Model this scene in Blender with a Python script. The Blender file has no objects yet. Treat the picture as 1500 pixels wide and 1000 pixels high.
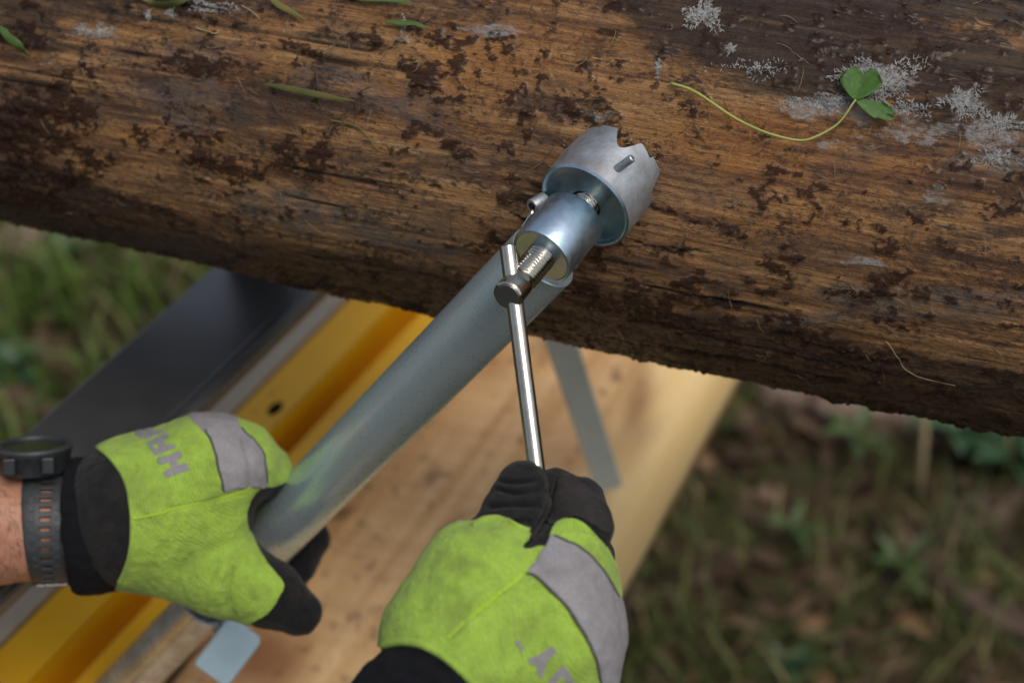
import bpy, math, random
import numpy as np
from mathutils import Vector, Matrix
from mathutils.bvhtree import BVHTree
random.seed(7); RNG = np.random.default_rng(7)
scene = bpy.context.scene
COL = scene.collection

# ------------------------------------------------------------------ camera, world, sun, exposure
H = 2.20                                   # camera height above the ground
PITCH = math.radians(45)
cam_d = bpy.data.cameras.new('camera'); cam = bpy.data.objects.new('camera', cam_d); COL.objects.link(cam)
cam.location = (0, 0, H); cam.rotation_euler = (math.pi/2 - PITCH, 0, 0)
cam_d.lens = 50; cam_d.sensor_width = 36; cam_d.clip_start = 0.02; cam_d.clip_end = 2000
cam_d.dof.use_dof = True; cam_d.dof.focus_distance = 0.835; cam_d.dof.aperture_fstop = 3.9
scene.camera = cam
SUN_EL, SUN_AZ = math.radians(66), math.radians(128)      # azimuth clockwise from +Y: behind and left of the camera
w = bpy.data.worlds.new('World'); scene.world = w; w.use_nodes = True
wn = w.node_tree
sky = wn.nodes.new('ShaderNodeTexSky'); sky.sky_type = 'NISHITA'; sky.sun_disc = False
sky.sun_elevation = SUN_EL; sky.sun_rotation = SUN_AZ
sky.air_density = 1.2; sky.dust_density = 5.0; sky.ozone_density = 1.0
bg = wn.nodes['Background']; bg.inputs['Strength'].default_value = 0.115
hsv = wn.nodes.new('ShaderNodeHueSaturation'); hsv.inputs['Saturation'].default_value = 0.55     # thin overcast: paler than a clear sky
wn.links.new(sky.outputs[0], hsv.inputs['Color']); wn.links.new(hsv.outputs[0], bg.inputs[0])
sl = bpy.data.lights.new('sun', 'SUN'); sl.energy = 0.95; sl.angle = math.radians(28); sl.color = (1.0, 0.95, 0.86)
so = bpy.data.objects.new('sun', sl); COL.objects.link(so)
sd = Vector((math.sin(SUN_AZ)*math.cos(SUN_EL), math.cos(SUN_AZ)*math.cos(SUN_EL), math.sin(SUN_EL)))
so.rotation_euler = sd.to_track_quat('Z', 'Y').to_euler(); so.location = (0, 0, 8)
scene.view_settings.view_transform = 'Standard'; scene.view_settings.look = 'None'
scene.view_settings.exposure = 0.03; scene.view_settings.gamma = 1.0; scene.view_settings.use_curve_mapping = False
scene.render.engine = 'CYCLES'
scene.cycles.use_denoising = True

# ------------------------------------------------------------------ helpers
K = 0.72/1500.0                            # tangent per photograph pixel
cp, sp = math.cos(PITCH), math.sin(PITCH)
R3 = np.array([[1, 0, 0], [0, sp, cp], [0, cp, -sp]])      # rows: right, up, forward in world
CW = np.array([0, 0, H])
def c2w(P): return np.asarray(P, float) @ R3 + CW           # measuring frame (right, up, forward) -> world
def w2c(P): return (np.asarray(P, float) - CW) @ R3
def c3(px, py, d): return np.array([(px-750)*K*d, (500-py)*K*d, d])
def at(px, py, d): return c2w(c3(px, py, d))
def at_z(px, py, z):
    t = c3(px, py, 1.0) @ R3
    return CW + t*((z - H)/t[2])
def to_px(Pc): return 750 + Pc[..., 0]/Pc[..., 2]/K, 500 - Pc[..., 1]/Pc[..., 2]/K
def unit(v): v = np.asarray(v, float); return v/np.linalg.norm(v)
def sstep(a, b, x): t = np.clip((x-a)/(b-a), 0, 1); return t*t*(3-2*t)

def _hash(ix, iy, iz, seed):
    h = (ix.astype(np.int64)*374761393 + iy.astype(np.int64)*668265263 + iz.astype(np.int64)*2147483647 + seed*974634777) & 0xffffffff
    h = ((h ^ (h >> 13))*1274126177) & 0xffffffff
    return ((h ^ (h >> 16)) & 0xffff)/32767.5 - 1.0
def noise(x, y, z=None, seed=0):
    x = np.asarray(x, float); y = np.asarray(y, float)
    z = np.zeros_like(x) if z is None else np.asarray(z, float)
    xi, yi, zi = np.floor(x), np.floor(y), np.floor(z)
    fx, fy, fz = x-xi, y-yi, z-zi
    ux, uy, uz = (f*f*f*(f*(f*6-15)+10) for f in (fx, fy, fz))
    flat = not np.any(z)
    def pl(k):
        a = _hash(xi, yi, zi+k, seed); b = _hash(xi+1, yi, zi+k, seed)
        c = _hash(xi, yi+1, zi+k, seed); d = _hash(xi+1, yi+1, zi+k, seed)
        return (a+(b-a)*ux)*(1-uy) + (c+(d-c)*ux)*uy
    if flat: return pl(0)
    return pl(0)*(1-uz) + pl(1)*uz
def fbm(x, y, z=None, o=4, seed=0, g=0.5):
    s = 0; a = 1.0; t = 0; f = 1.0
    for i in range(o):
        s = s + a*noise(x*f, y*f, None if z is None else z*f, seed+i*17); t += a; a *= g; f *= 2.03
    return s/t

def finish(o, mat, parent, smooth):
    COL.objects.link(o)
    if mat is not None:
        for m in (mat if isinstance(mat, (list, tuple)) else [mat]): o.data.materials.append(m)
    if smooth: o.data.polygons.foreach_set('use_smooth', np.ones(len(o.data.polygons), bool))
    if parent is not None:
        o.parent = parent
        if parent.type == 'EMPTY': o.matrix_parent_inverse = Matrix.Translation(-parent.location)
    return o
def mk(name, V, F, mat, parent=None, smooth=True):
    """one mesh object from world coordinates; F is an (n,k) array or a list of faces"""
    V = np.asarray(V, float)
    me = bpy.data.meshes.new(name)
    if isinstance(F, np.ndarray):
        n, k = F.shape
        me.vertices.add(len(V)); me.vertices.foreach_set('co', V.ravel())
        me.loops.add(n*k); me.loops.foreach_set('vertex_index', F.ravel().astype(np.int32))
        me.polygons.add(n); me.polygons.foreach_set('loop_start', np.arange(0, n*k, k, dtype=np.int32))
        me.update(calc_edges=True); me.validate()
    else:
        me.from_pydata([tuple(v) for v in V], [], F); me.update()
    return finish(bpy.data.objects.new(name, me), mat, parent, smooth)
def tag(o, label=None, cat=None, group=None, kind=None):
    for k, v in (('label', label), ('category', cat), ('group', group), ('kind', kind)):
        if v: o[k] = v
    return o
def thing(name, loc, label, cat, group=None):
    o = bpy.data.objects.new(name, None); COL.objects.link(o); o.location = Vector([float(c) for c in loc])
    o.empty_display_size = 0.03
    return tag(o, label, cat, group)
def attr(o, name, vals):
    a = o.data.attributes.new(name, 'FLOAT', 'POINT'); a.data.foreach_set('value', np.asarray(vals, np.float32))
def bevel(o, wd, seg=2, ang=35):
    m = o.modifiers.new('bevel', 'BEVEL'); m.width = wd; m.segments = seg; m.limit_method = 'ANGLE'; m.angle_limit = math.radians(ang)
    o.modifiers.new('wn', 'WEIGHTED_NORMAL') if False else None
    return o
def autosmooth(o, ang=40):
    # mark sharp edges by angle so smooth shading keeps crisp rims
    import bmesh
    bm = bmesh.new(); bm.from_mesh(o.data)
    for e in bm.edges:
        if len(e.link_faces) == 2 and e.calc_face_angle(0) > math.radians(ang): e.smooth = False
    bm.to_mesh(o.data); bm.free(); return o

def frame(axis):
    a = unit(axis); h = np.array([0, 0, 1.0]) if abs(a[2]) < 0.9 else np.array([1.0, 0, 0])
    u = unit(np.cross(h, a)); v = np.cross(a, u); return a, u, v
def lathe(prof, org, axis, seg=48, rfun=None, close=True):
    """profile [(t, r)] turned about an axis; returns V, F(list)"""
    a, u, v = frame(axis); th = np.arange(seg)*2*math.pi/seg; V = []
    for (t, r) in prof:
        rr = r if rfun is None else rfun(t, r, th)
        V.append(np.asarray(org) + a*t + (np.outer(np.cos(th)*rr, u) + np.outer(np.sin(th)*rr, v)))
    V = np.concatenate(V); F = []
    for i in range(len(prof)-1):
        for j in range(seg):
            k = (j+1) % seg; F.append((i*seg+j, i*seg+k, (i+1)*seg+k, (i+1)*seg+j))
    if close:
        F.append(tuple(range(seg-1, -1, -1))); F.append(tuple((len(prof)-1)*seg + j for j in range(seg)))
    return V, F
def tube_path(pts, rad, seg=8, cap=True):
    pts = np.asarray(pts, float); n = len(pts); rad = np.broadcast_to(np.asarray(rad, float), (n,))
    tan = np.gradient(pts, axis=0); tan /= np.linalg.norm(tan, axis=1)[:, None] + 1e-12
    _, u, v = frame(tan[0]); V = []
    for i in range(n):
        u = u - tan[i]*np.dot(u, tan[i]); u /= np.linalg.norm(u); v = np.cross(tan[i], u)
        th = np.arange(seg)*2*math.pi/seg
        V.append(pts[i] + rad[i]*(np.outer(np.cos(th), u) + np.outer(np.sin(th), v)))
    V = np.concatenate(V); F = []
    for i in range(n-1):
        for j in range(seg):
            k = (j+1) % seg; F.append((i*seg+j, i*seg+k, (i+1)*seg+k, (i+1)*seg+j))
    if cap: F.append(tuple(range(seg-1, -1, -1))); F.append(tuple((n-1)*seg + j for j in range(seg)))
    return V, F
def join(parts):
    V = []; F = []; o = 0
    for v, f in parts:
        V.append(np.asarray(v)); F += [tuple(i+o for i in q) for q in f]; o += len(v)
    return np.concatenate(V), F
def box(center, ax, ay, az):
    """half-extent vectors"""
    c = np.asarray(center); V = [c + sx*np.asarray(ax) + sy*np.asarray(ay) + sz*np.asarray(az) for sz in (-1, 1) for sy in (-1, 1) for sx in (-1, 1)]
    return np.array(V), [(0, 2, 3, 1), (4, 5, 7, 6), (0, 1, 5, 4), (2, 6, 7, 3), (0, 4, 6, 2), (1, 3, 7, 5)]
def prism(poly, org, ax, ay, az, length):
    """closed outline (list of (a,b)) in plane ax,ay pushed along az"""
    n = len(poly); P = np.array([np.asarray(org) + a*np.asarray(ax) + b*np.asarray(ay) for a, b in poly])
    V = np.concatenate([P, P + np.asarray(az)*length])
    F = [(i, (i+1) % n, (i+1) % n + n, i + n) for i in range(n)] + [tuple(range(n-1, -1, -1)), tuple(range(n, 2*n))]
    return V, F
def spline(P, n=24):
    P = np.asarray(P, float); m = len(P); t = np.linspace(0, m-1, n); out = []
    for x in t:
        i = min(int(x), m-2); f = x - i
        p0, p1, p2, p3 = P[max(i-1, 0)], P[i], P[i+1], P[min(i+2, m-1)]
        out.append(0.5*((2*p1) + (p2-p0)*f + (2*p0-5*p1+4*p2-p3)*f*f + (3*p1-p0-3*p2+p3)*f**3))
    return np.array(out)

# ------------------------------------------------------------------ materials
def N(nt, typ, ins=None, **props):
    n = nt.nodes.new(typ)
    for k, v in props.items(): setattr(n, k, v)
    for k, v in (ins or {}).items():
        s = n.inputs[k]
        if isinstance(v, bpy.types.NodeSocket): nt.links.new(v, s)
        else: s.default_value = v
    return n
def new_mat(name, rough=0.6, metal=0.0, spec=0.5):
    m = bpy.data.materials.new(name); m.use_nodes = True; nt = m.node_tree; b = nt.nodes['Principled BSDF']
    b.inputs['Roughness'].default_value = rough; b.inputs['Metallic'].default_value = metal
    b.inputs['Specular IOR Level'].default_value = spec
    return m, nt, b
def rgb(c): return (c[0], c[1], c[2], 1.0)
def mix(nt, f, a, b, blend='MIX'):
    n = nt.nodes.new('ShaderNodeMix'); n.data_type = 'RGBA'; n.blend_type = blend
    for s, v in ((n.inputs[0], f), (n.inputs[6], a), (n.inputs[7], b)):
        if isinstance(v, bpy.types.NodeSocket): nt.links.new(v, s)
        else: s.default_value = v if not isinstance(v, tuple) or len(v) == 4 else rgb(v)
    return n.outputs[2]
def ramp(nt, fac, stops, interp='LINEAR'):
    n = nt.nodes.new('ShaderNodeValToRGB'); r = n.color_ramp; r.interpolation = interp
    while len(r.elements) < len(stops): r.elements.new(0.5)
    for e, (p, c) in zip(r.elements, stops):
        e.position = p; e.color = rgb(c) if isinstance(c, (tuple, list)) else (c, c, c, 1)
    nt.links.new(fac, n.inputs[0]); return n.outputs[0]
def coords(nt, scale=(1, 1, 1), rot=(0, 0, 0)):
    tc = N(nt, 'ShaderNodeTexCoord'); mp = N(nt, 'ShaderNodeMapping', {'Vector': tc.outputs['Object'], 'Scale': scale, 'Rotation': rot})
    return mp.outputs[0]
def tnoise(nt, vec, scale, detail=4, rough=0.55, dist=0.0):
    return N(nt, 'ShaderNodeTexNoise', {'Vector': vec, 'Scale': scale, 'Detail': detail, 'Roughness': rough, 'Distortion': dist}).outputs[0]
def bump(nt, b, h, strength=0.3, dist=0.001):
    n = N(nt, 'ShaderNodeBump', {'Height': h, 'Strength': strength, 'Distance': dist}); nt.links.new(n.outputs[0], b.inputs['Normal'])
def att(nt, name): return N(nt, 'ShaderNodeAttribute', attribute_name=name).outputs['Fac']
def math_(nt, op, a, b=0.0):
    n = nt.nodes.new('ShaderNodeMath'); n.operation = op
    for s, v in ((n.inputs[0], a), (n.inputs[1], b)):
        if isinstance(v, bpy.types.NodeSocket): nt.links.new(v, s)
        else: s.default_value = v
    return n.outputs[0]

def speckle_mat(name, c0, c1, scale=60, rough=0.6, metal=0.0, bumps=0.15, bd=0.0006, spec=0.5, rvar=0.1, detail=6):
    m, nt, b = new_mat(name, rough, metal, spec)
    v = coords(nt); f = tnoise(nt, v, scale, detail, 0.6)
    nt.links.new(ramp(nt, f, [(0.32, c0), (0.68, c1)]), b.inputs['Base Color'])
    f2 = tnoise(nt, v, scale*3.1, 4, 0.6)
    nt.links.new(ramp(nt, f2, [(0.3, max(rough-rvar, 0.02)), (0.7, min(rough+rvar, 1))]), b.inputs['Roughness'])
    if bumps: bump(nt, b, f2, bumps, bd)
    return m
def zinc_mat(name, c0, c1, c2, rough=0.34, metal=1.0, stn=0.4, bmp=0.12):
    m, nt, b = new_mat(name, rough, metal)
    v = coords(nt); f = tnoise(nt, v, 16, 4, 0.6); f2 = tnoise(nt, v, 240, 5, 0.7)
    col = ramp(nt, f, [(0.3, c0), (0.52, c1), (0.72, c2)])
    spots = ramp(nt, tnoise(nt, v, 420, 2, 0.5), [(0.66, 0.0), (0.74, 1.0)])
    col = mix(nt, math_(nt, 'MULTIPLY', spots, 0.25 if bmp > 0.05 else 0.12), col, (0.75, 0.8, 0.82))
    stain = ramp(nt, tnoise(nt, v, 55, 7, 0.75, 0.4), [(0.42, 0.0), (0.66, 1.0)])
    col = mix(nt, math_(nt, 'MULTIPLY', stain, stn), col, tuple(0.55*x for x in c2))
    nt.links.new(col, b.inputs['Base Color'])
    rv = 1.0 if bmp > 0.05 else 0.25
    nt.links.new(ramp(nt, f2, [(0.3, rough-0.07*rv), (0.7, rough+0.1*rv)]), b.inputs['Roughness'])
    bump(nt, b, math_(nt, 'ADD', math_(nt, 'MULTIPLY', f2, rv), math_(nt, 'MULTIPLY', tnoise(nt, v, 35, 2), 2.0)), bmp, 0.0006)
    return m
M = {}
M['zinc'] = zinc_mat('zinc_tube', (0.46, 0.60, 0.66), (0.51, 0.62, 0.66), (0.54, 0.61, 0.60), 0.28, 0.62, 0.10, 0.015)
M['zinc_blue'] = zinc_mat('zinc_blue', (0.36, 0.64, 0.68), (0.44, 0.65, 0.74), (0.50, 0.58, 0.74), 0.36)
M['zinc_cast'] = zinc_mat('zinc_cast', (0.40, 0.47, 0.53), (0.50, 0.54, 0.58), (0.36, 0.33, 0.33), 0.48, 0.85, 0.6, 0.35)
M['steel'] = zinc_mat('bright_steel', (0.50, 0.48, 0.42), (0.58, 0.56, 0.50), (0.50, 0.46, 0.37), 0.14)
M['galv'] = zinc_mat('galvanised', (0.30, 0.34, 0.36), (0.60, 0.65, 0.68), (0.44, 0.48, 0.50), 0.24, 0.65, 0.7)
M['blue_plate'] = speckle_mat('blue_plate', (0.36, 0.48, 0.53), (0.44, 0.55, 0.58), 40, 0.42, 0.75, 0.06)
M['black_steel'] = speckle_mat('black_steel', (0.205, 0.205, 0.208), (0.23, 0.23, 0.233), 9, 0.37, 0.9, 0.0, 0.0006, 0.5, 0.03)
M['grey_strip'] = speckle_mat('grey_strip', (0.34, 0.29, 0.225), (0.40, 0.345, 0.27), 25, 0.5, 0.1, 0.05)
M['yellow'] = speckle_mat('yellow_paint', (0.72, 0.37, 0.006), (0.78, 0.41, 0.008), 14, 0.38, 0.0, 0.04)
M['hole'] = speckle_mat('hole_shade', (0.02, 0.015, 0.01), (0.04, 0.03, 0.02), 80, 0.7)  # black lining and cap: the dark inside the rail's hole is painted
M['strap_grey'] = speckle_mat('strap_grey', (0.52, 0.56, 0.52), (0.60, 0.64, 0.60), 30, 0.5, 0.1, 0.05)
M['rubber'] = speckle_mat('watch_rubber', (0.028, 0.031, 0.034), (0.042, 0.045, 0.048), 200, 0.48, 0.0, 0.1, 0.0002)
M['watch_case'] = speckle_mat('watch_case', (0.018, 0.02, 0.022), (0.03, 0.032, 0.035), 150, 0.35, 0.0, 0.05, 0.0002)
M['buckle'] = speckle_mat('buckle', (0.30, 0.30, 0.31), (0.4, 0.4, 0.4), 80, 0.3, 1.0, 0.03)
m, nt, b = new_mat('crystal', 0.05, 0.0, 0.8); b.inputs['Base Color'].default_value = (0.02, 0.025, 0.02, 1); M['crystal'] = m

def cloth(name, c0, c1, dirt, dirt_amt, thread=1400, strength=0.6, rough=0.9, sheen=0.15):
    m, nt, b = new_mat(name, rough, 0, 0.2)
    v = coords(nt)
    big = tnoise(nt, v, 38, 8, 0.72, 0.4); fine = tnoise(nt, v, 900, 2, 0.5); mid = tnoise(nt, v, 130, 4, 0.6)
    col = ramp(nt, mid, [(0.3, c0), (0.7, c1)])
    dm = math_(nt, 'MULTIPLY', ramp(nt, big, [(0.45, 0.0), (0.62, 1.0)]), dirt_amt)
    col = mix(nt, dm, col, dirt)
    col = mix(nt, math_(nt, 'MULTIPLY', ramp(nt, fine, [(0.35, 1.0), (0.6, 0.0)]), 0.30), col, tuple(x*0.5 for x in c0))
    nt.links.new(col, b.inputs['Base Color'])
    wv = N(nt, 'ShaderNodeTexWave', {'Vector': coords(nt, (1, 1, 1), (0.6, 0.5, 0.7)), 'Scale': thread/6.283/1.0, 'Distortion': 1.2, 'Detail': 1.0}, wave_type='BANDS', bands_direction='X')
    hgt = math_(nt, 'ADD', math_(nt, 'MULTIPLY', wv.outputs['Fac'], 0.35), math_(nt, 'ADD', fine, math_(nt, 'MULTIPLY', mid, 2.5)))
    bump(nt, b, hgt, strength, 0.0011)
    smud = ramp(nt, tnoise(nt, v, 21, 7, 0.7, 0.8), [(0.60, 0.0), (0.70, 0.55)])
    nt.links.new(mix(nt, math_(nt, 'MULTIPLY', smud, min(dirt_amt*0.9, 1.0)), col, tuple(0.35*x for x in dirt)), b.inputs['Base Color'])
    b.inputs['Sheen Weight'].default_value = sheen; b.inputs['Sheen Roughness'].default_value = 0.5
    return m
M['lime'] = cloth('lime_knit', (0.30, 0.46, 0.055), (0.36, 0.54, 0.082), (0.145, 0.185, 0.05), 0.48)
M['lime_seam'] = cloth('lime_seam', (0.40, 0.60, 0.03), (0.46, 0.66, 0.05), (0.2, 0.3, 0.05), 0.3)
M['black_knit'] = cloth('black_knit', (0.007, 0.007, 0.008), (0.015, 0.0145, 0.016), (0.030, 0.026, 0.022), 0.4, 1400, 0.6, 0.8, 0.08)
M['black_leather'] = cloth('black_leather', (0.022, 0.020, 0.019), (0.034, 0.030, 0.028), (0.06, 0.045, 0.04), 0.5, 1400, 0.6, 0.75, 0.05)
M['navy_cuff'] = cloth('navy_cuff', (0.004, 0.0045, 0.006), (0.008, 0.0085, 0.012), (0.012, 0.012, 0.013), 0.3, 1400, 0.6, 0.97, 0.01)
M['reflective'] = cloth('reflective', (0.25, 0.24, 0.255), (0.30, 0.29, 0.30), (0.19, 0.18, 0.18), 0.5, 1400, 0.2, 0.55, 0.05)
M['stitch'] = cloth('stitch', (0.06, 0.06, 0.06), (0.10, 0.10, 0.10), (0.05, 0.05, 0.04), 0.3)
m, nt, b = new_mat('skin', 0.5, 0, 0.4)
v = coords(nt); f = tnoise(nt, v, 60, 6, 0.6); vo = N(nt, 'ShaderNodeTexVoronoi', {'Vector': v, 'Scale': 700.0})
nt.links.new(ramp(nt, f, [(0.3, (0.36, 0.165, 0.10)), (0.55, (0.44, 0.215, 0.135)), (0.75, (0.42, 0.17, 0.11))]), b.inputs['Base Color'])
b.inputs['Subsurface Weight'].default_value = 0.1; b.inputs['Subsurface Radius'].default_value = (0.008, 0.003, 0.002); b.inputs['Subsurface Scale'].default_value = 0.3
bump(nt, b, math_(nt, 'ADD', vo.outputs['Distance'], math_(nt, 'MULTIPLY', f, 3.0)), 0.25, 0.0005); M['skin'] = m
M['hair'] = speckle_mat('hair', (0.03, 0.02, 0.012), (0.05, 0.03, 0.02), 60, 0.5)
M['leaf_green'] = speckle_mat('clover_leaf', (0.028, 0.085, 0.007), (0.060, 0.145, 0.014), 260, 0.6, 0, 0.5)
M['stem_green'] = speckle_mat('clover_stem', (0.30, 0.33, 0.07), (0.36, 0.36, 0.10), 120, 0.5)
M['blade_green'] = speckle_mat('blade_green', (0.045, 0.10, 0.016), (0.08, 0.14, 0.025), 60, 0.45)
M['blade_yellow'] = speckle_mat('blade_yellow', (0.035, 0.065, 0.012), (0.15, 0.125, 0.025), 30, 0.5)
M['lichen'] = speckle_mat('lichen', (0.15, 0.145, 0.14), (0.42, 0.42, 0.405), 420, 0.9, 0, 0.3)
M['twig'] = speckle_mat('twig', (0.03, 0.018, 0.012), (0.08, 0.05, 0.03), 100, 0.8, 0, 0.3)
M['straw'] = speckle_mat('straw', (0.25, 0.19, 0.10), (0.34, 0.27, 0.16), 100, 0.7)
M['crumb'] = speckle_mat('bark_crumb', (0.028, 0.012, 0.007), (0.07, 0.03, 0.016), 300, 0.8, 0, 0.4)

# ------------------------------------------------------------------ ground
yl = np.concatenate([np.linspace(-3, 0, 8)[:-1], np.linspace(0, 6.2, 190), np.array([7, 8.5, 12, 20, 40, 90, 200, 500])])
xl = np.concatenate([[-400, -120, -40, -15, -6, -3], np.linspace(-2.7, 3.2, 170), [4.2, 6, 15, 40, 120, 400]])
X, Y = np.meshgrid(xl, yl)
def ground_z(x, y): return 0.045*fbm(x*2.1, y*2.1, o=4, seed=3) + 0.012*fbm(x*14, y*14, o=2, seed=5)
Z = ground_z(X, Y)*(np.hypot(X, Y) < 8)
nx, ny = len(xl), len(yl); I = np.arange(nx*ny).reshape(ny, nx)
F = np.stack([I[:-1, :-1], I[:-1, 1:], I[1:, 1:], I[1:, :-1]], -1).reshape(-1, 4)
m, nt, b = new_mat('soil', 0.95, 0, 0.2)
v = coords(nt); f = tnoise(nt, v, 5, 8, 0.7); f2 = tnoise(nt, v, 40, 6, 0.7)
c = ramp(nt, f2, [(0.3, (0.028, 0.018, 0.010)), (0.5, (0.062, 0.040, 0.022)), (0.7, (0.115, 0.077, 0.046))])
c = mix(nt, ramp(nt, f, [(0.45, 0.0), (0.6, 0.8)]), c, (0.05, 0.065, 0.02))
nt.links.new(c, b.inputs['Base Color']); bump(nt, b, f2, 0.8, 0.02); M['soil'] = m
tag(mk('ground', np.stack([X, Y, Z], -1).reshape(-1, 3), F, m), kind='structure')

def blades(name, n, sampler, hr, wr, mats, lean=0.5, kind='stuff', flop=0.0):
    x, y = sampler(n); n = len(x)
    h = RNG.uniform(*hr, n); wd = RNG.uniform(*wr, n); az = RNG.uniform(0, 2*math.pi, n); ln = RNG.uniform(0.1, lean, n)*h + flop*h
    z0 = ground_z(x, y) - 0.005
    dx, dy = np.cos(az), np.sin(az); px_, py_ = -dy*wd, dx*wd
    V = np.zeros((n, 7, 3)); ts = [0, 0.4, 0.75, 1.0]
    for i, t in enumerate(ts[:3]):
        ww = (1-t**2)*1.0
        cx = x + dx*ln*t*t; cy = y + dy*ln*t*t; cz = z0 + h*(t - 0.35*t*t*(ln/h))
        V[:, 2*i] = np.stack([cx-px_*ww, cy-py_*ww, cz], -1); V[:, 2*i+1] = np.stack([cx+px_*ww, cy+py_*ww, cz], -1)
    V[:, 6] = np.stack([x+dx*ln, y+dy*ln, z0 + h*(1-0.35*ln/h)], -1)
    b0 = (np.arange(n)*7)[:, None]
    T = np.concatenate([b0+np.array([[0, 1, 3]]), b0+np.array([[0, 3, 2]]), b0+np.array([[2, 3, 5]]), b0+np.array([[2, 5, 4]]), b0+np.array([[4, 5, 6]])])
    o = mk(name, V.reshape(-1, 3), T, mats)
    attr(o, 'tone', np.repeat(RNG.random(n), 7))
    if kind: o['kind'] = kind
    return o
def tone_mat(name, stops, rough=0.6, sub=0.0):
    m, nt, b = new_mat(name, rough, 0, 0.3)
    nt.links.new(ramp(nt, att(nt, 'tone'), stops), b.inputs['Base Color'])
    return m
M['grass'] = tone_mat('grass', [(0, (0.035, 0.055, 0.012)), (0.5, (0.075, 0.10, 0.024)), (0.8, (0.12, 0.125, 0.038)), (1, (0.22, 0.17, 0.08))])
M['grass_bright'] = tone_mat('grass_bright', [(0, (0.04, 0.09, 0.012)), (0.5, (0.08, 0.145, 0.02)), (0.85, (0.12, 0.165, 0.035)), (1, (0.22, 0.19, 0.09))])
M['litter'] = tone_mat('litter', [(0, (0.032, 0.018, 0.010)), (0.45, (0.064, 0.039, 0.021)), (0.8, (0.11, 0.07, 0.04)), (0.96, (0.165, 0.11, 0.07)), (1, (0.21, 0.10, 0.03))], 0.7)
def clump(xr, yr, thr, seed, sc=1.7):
    def f(n):
        x = RNG.uniform(*xr, n*3); y = RNG.uniform(*yr, n*3)
        k = fbm(x*sc, y*sc, o=3, seed=seed) + RNG.uniform(-0.25, 0.25, n*3) > thr
        return x[k][:n], y[k][:n]
    return f
blades('grass', 8000, clump((-0.3, 2.7), (1.1, 5.0), 0.16, 21, 1.2), (0.04, 0.18), (0.003, 0.0065), M['grass'], 1.1)
tag(bpy.data.objects['grass'], 'dim sparse grass among dead leaves on the right', 'grass')
g2 = blades('grass', 11000, clump((-2.7, -0.3), (1.4, 5.2), -0.1, 33, 1.2), (0.06, 0.2), (0.004, 0.008), M['grass_bright'], 1.0)
tag(g2, 'brighter green grass in the gap under the log at left', 'grass')
# fallen leaves, twigs and needles too many to count
n = 7000; x = RNG.uniform(-2.4, 3.0, n); y = RNG.uniform(0.9, 5.0, n); z = ground_z(x, y) + RNG.uniform(0.0, 0.02, n)
L = RNG.uniform(0.015, 0.07, n); W = L*RNG.uniform(0.2, 0.55, n); az = RNG.uniform(0, 6.28, n); tl = RNG.normal(0, 0.35, n); t2 = RNG.normal(0, 0.35, n)
dx, dy = np.cos(az), np.sin(az)
Vl = np.zeros((n, 6, 3))
for i, (a, bb, up) in enumerate([(-1, 0, 0), (-0.2, -1, .3), (0.5, -0.7, .3), (1, 0, .1), (0.5, 0.7, .3), (-0.2, 1, .3)]):
    Vl[:, i] = np.stack([x + dx*L*a - dy*W*bb, y + dy*L*a + dx*W*bb, z + L*a*tl + W*bb*t2 + up*W], -1)
T = (np.arange(n)*6)[:, None] + np.array([[0, 1, 2, 3, 4, 5]])
o = mk('leaf_litter', Vl.reshape(-1, 3), T, M['litter'], smooth=False); attr(o, 'tone', np.repeat(RNG.random(n)**1.3, 6))
tag(o, 'dead leaves, chips and needles strewn over the forest floor', 'leaf litter', kind='stuff')

# ------------------------------------------------------------------ log
RAD = 0.14
aL = math.atan(0.300)
LAX = np.array([math.cos(aL), -math.sin(aL)*0.707, -math.sin(aL)*0.707]) @ R3       # horizontal
LC = c2w([0.05, 0.1420, 0.992])                                                     # axis point
LE1 = unit(np.cross(LAX, [0, 0, 1.0])); LE1 = -LE1 if LE1[1] > 0 else LE1            # towards the camera, level
LE2 = np.array([0, 0, 1.0])
def log_pt(s, ph, r): return LC + np.multiply.outer(s, LAX) + (r*np.cos(ph))[..., None]*LE1 + (r*np.sin(ph))[..., None]*LE2
s_ = np.concatenate([np.linspace(-1.5, -0.62, 30)[:-1], np.linspace(-0.62, 0.56, 1080), np.linspace(0.56, 1.5, 30)[1:]])
p_ = np.concatenate([np.linspace(-1.75, 1.95, 430), np.linspace(1.95, 2*math.pi-1.75, 40)[1:-1]])
S, PH = np.meshgrid(s_, p_, indexing='ij'); ARC = PH*RAD
base = log_pt(S, PH, np.full_like(S, RAD)); bc = w2c(base.reshape(-1, 3)).reshape(base.shape)
with np.errstate(all='ignore'): PX, PY = to_px(bc)
front = bc[..., 2] > 0.2
PX = np.where(front, PX, -9999); PY = np.where(front, PY, -9999)
def gb(cx, cy, rx, ry, rot=0.0):
    c, s2 = math.cos(rot), math.sin(rot); dx, dy = PX-cx, PY-cy
    return np.exp(-(((dx*c+dy*s2)/rx)**2 + ((-dx*s2+dy*c)/ry)**2))
def lineblend(pts, wd):
    """+1 below the polyline (image down), -1 above, softened"""
    xs, ys = zip(*pts); return sstep(-wd, wd, PY - np.interp(PX, xs, ys))
wob = fbm(S*3, ARC*9, o=3, seed=40)
n1 = fbm(S*26, ARC*55, o=5, seed=41, g=0.6); n2 = fbm(S*60, ARC*120, o=4, seed=42, g=0.6)
n3 = fbm(S*9, ARC*22, o=4, seed=43); fib = fbm(S*9, ARC*330, o=4, seed=44, g=0.7); fib2 = fbm(S*22, ARC*900, o=2, seed=45)
n5 = fbm(S*240, ARC*330, o=3, seed=47, g=0.65)
n4 = fbm(S*130, ARC*170, o=3, seed=46, g=0.6)
blot = 0.0
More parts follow.
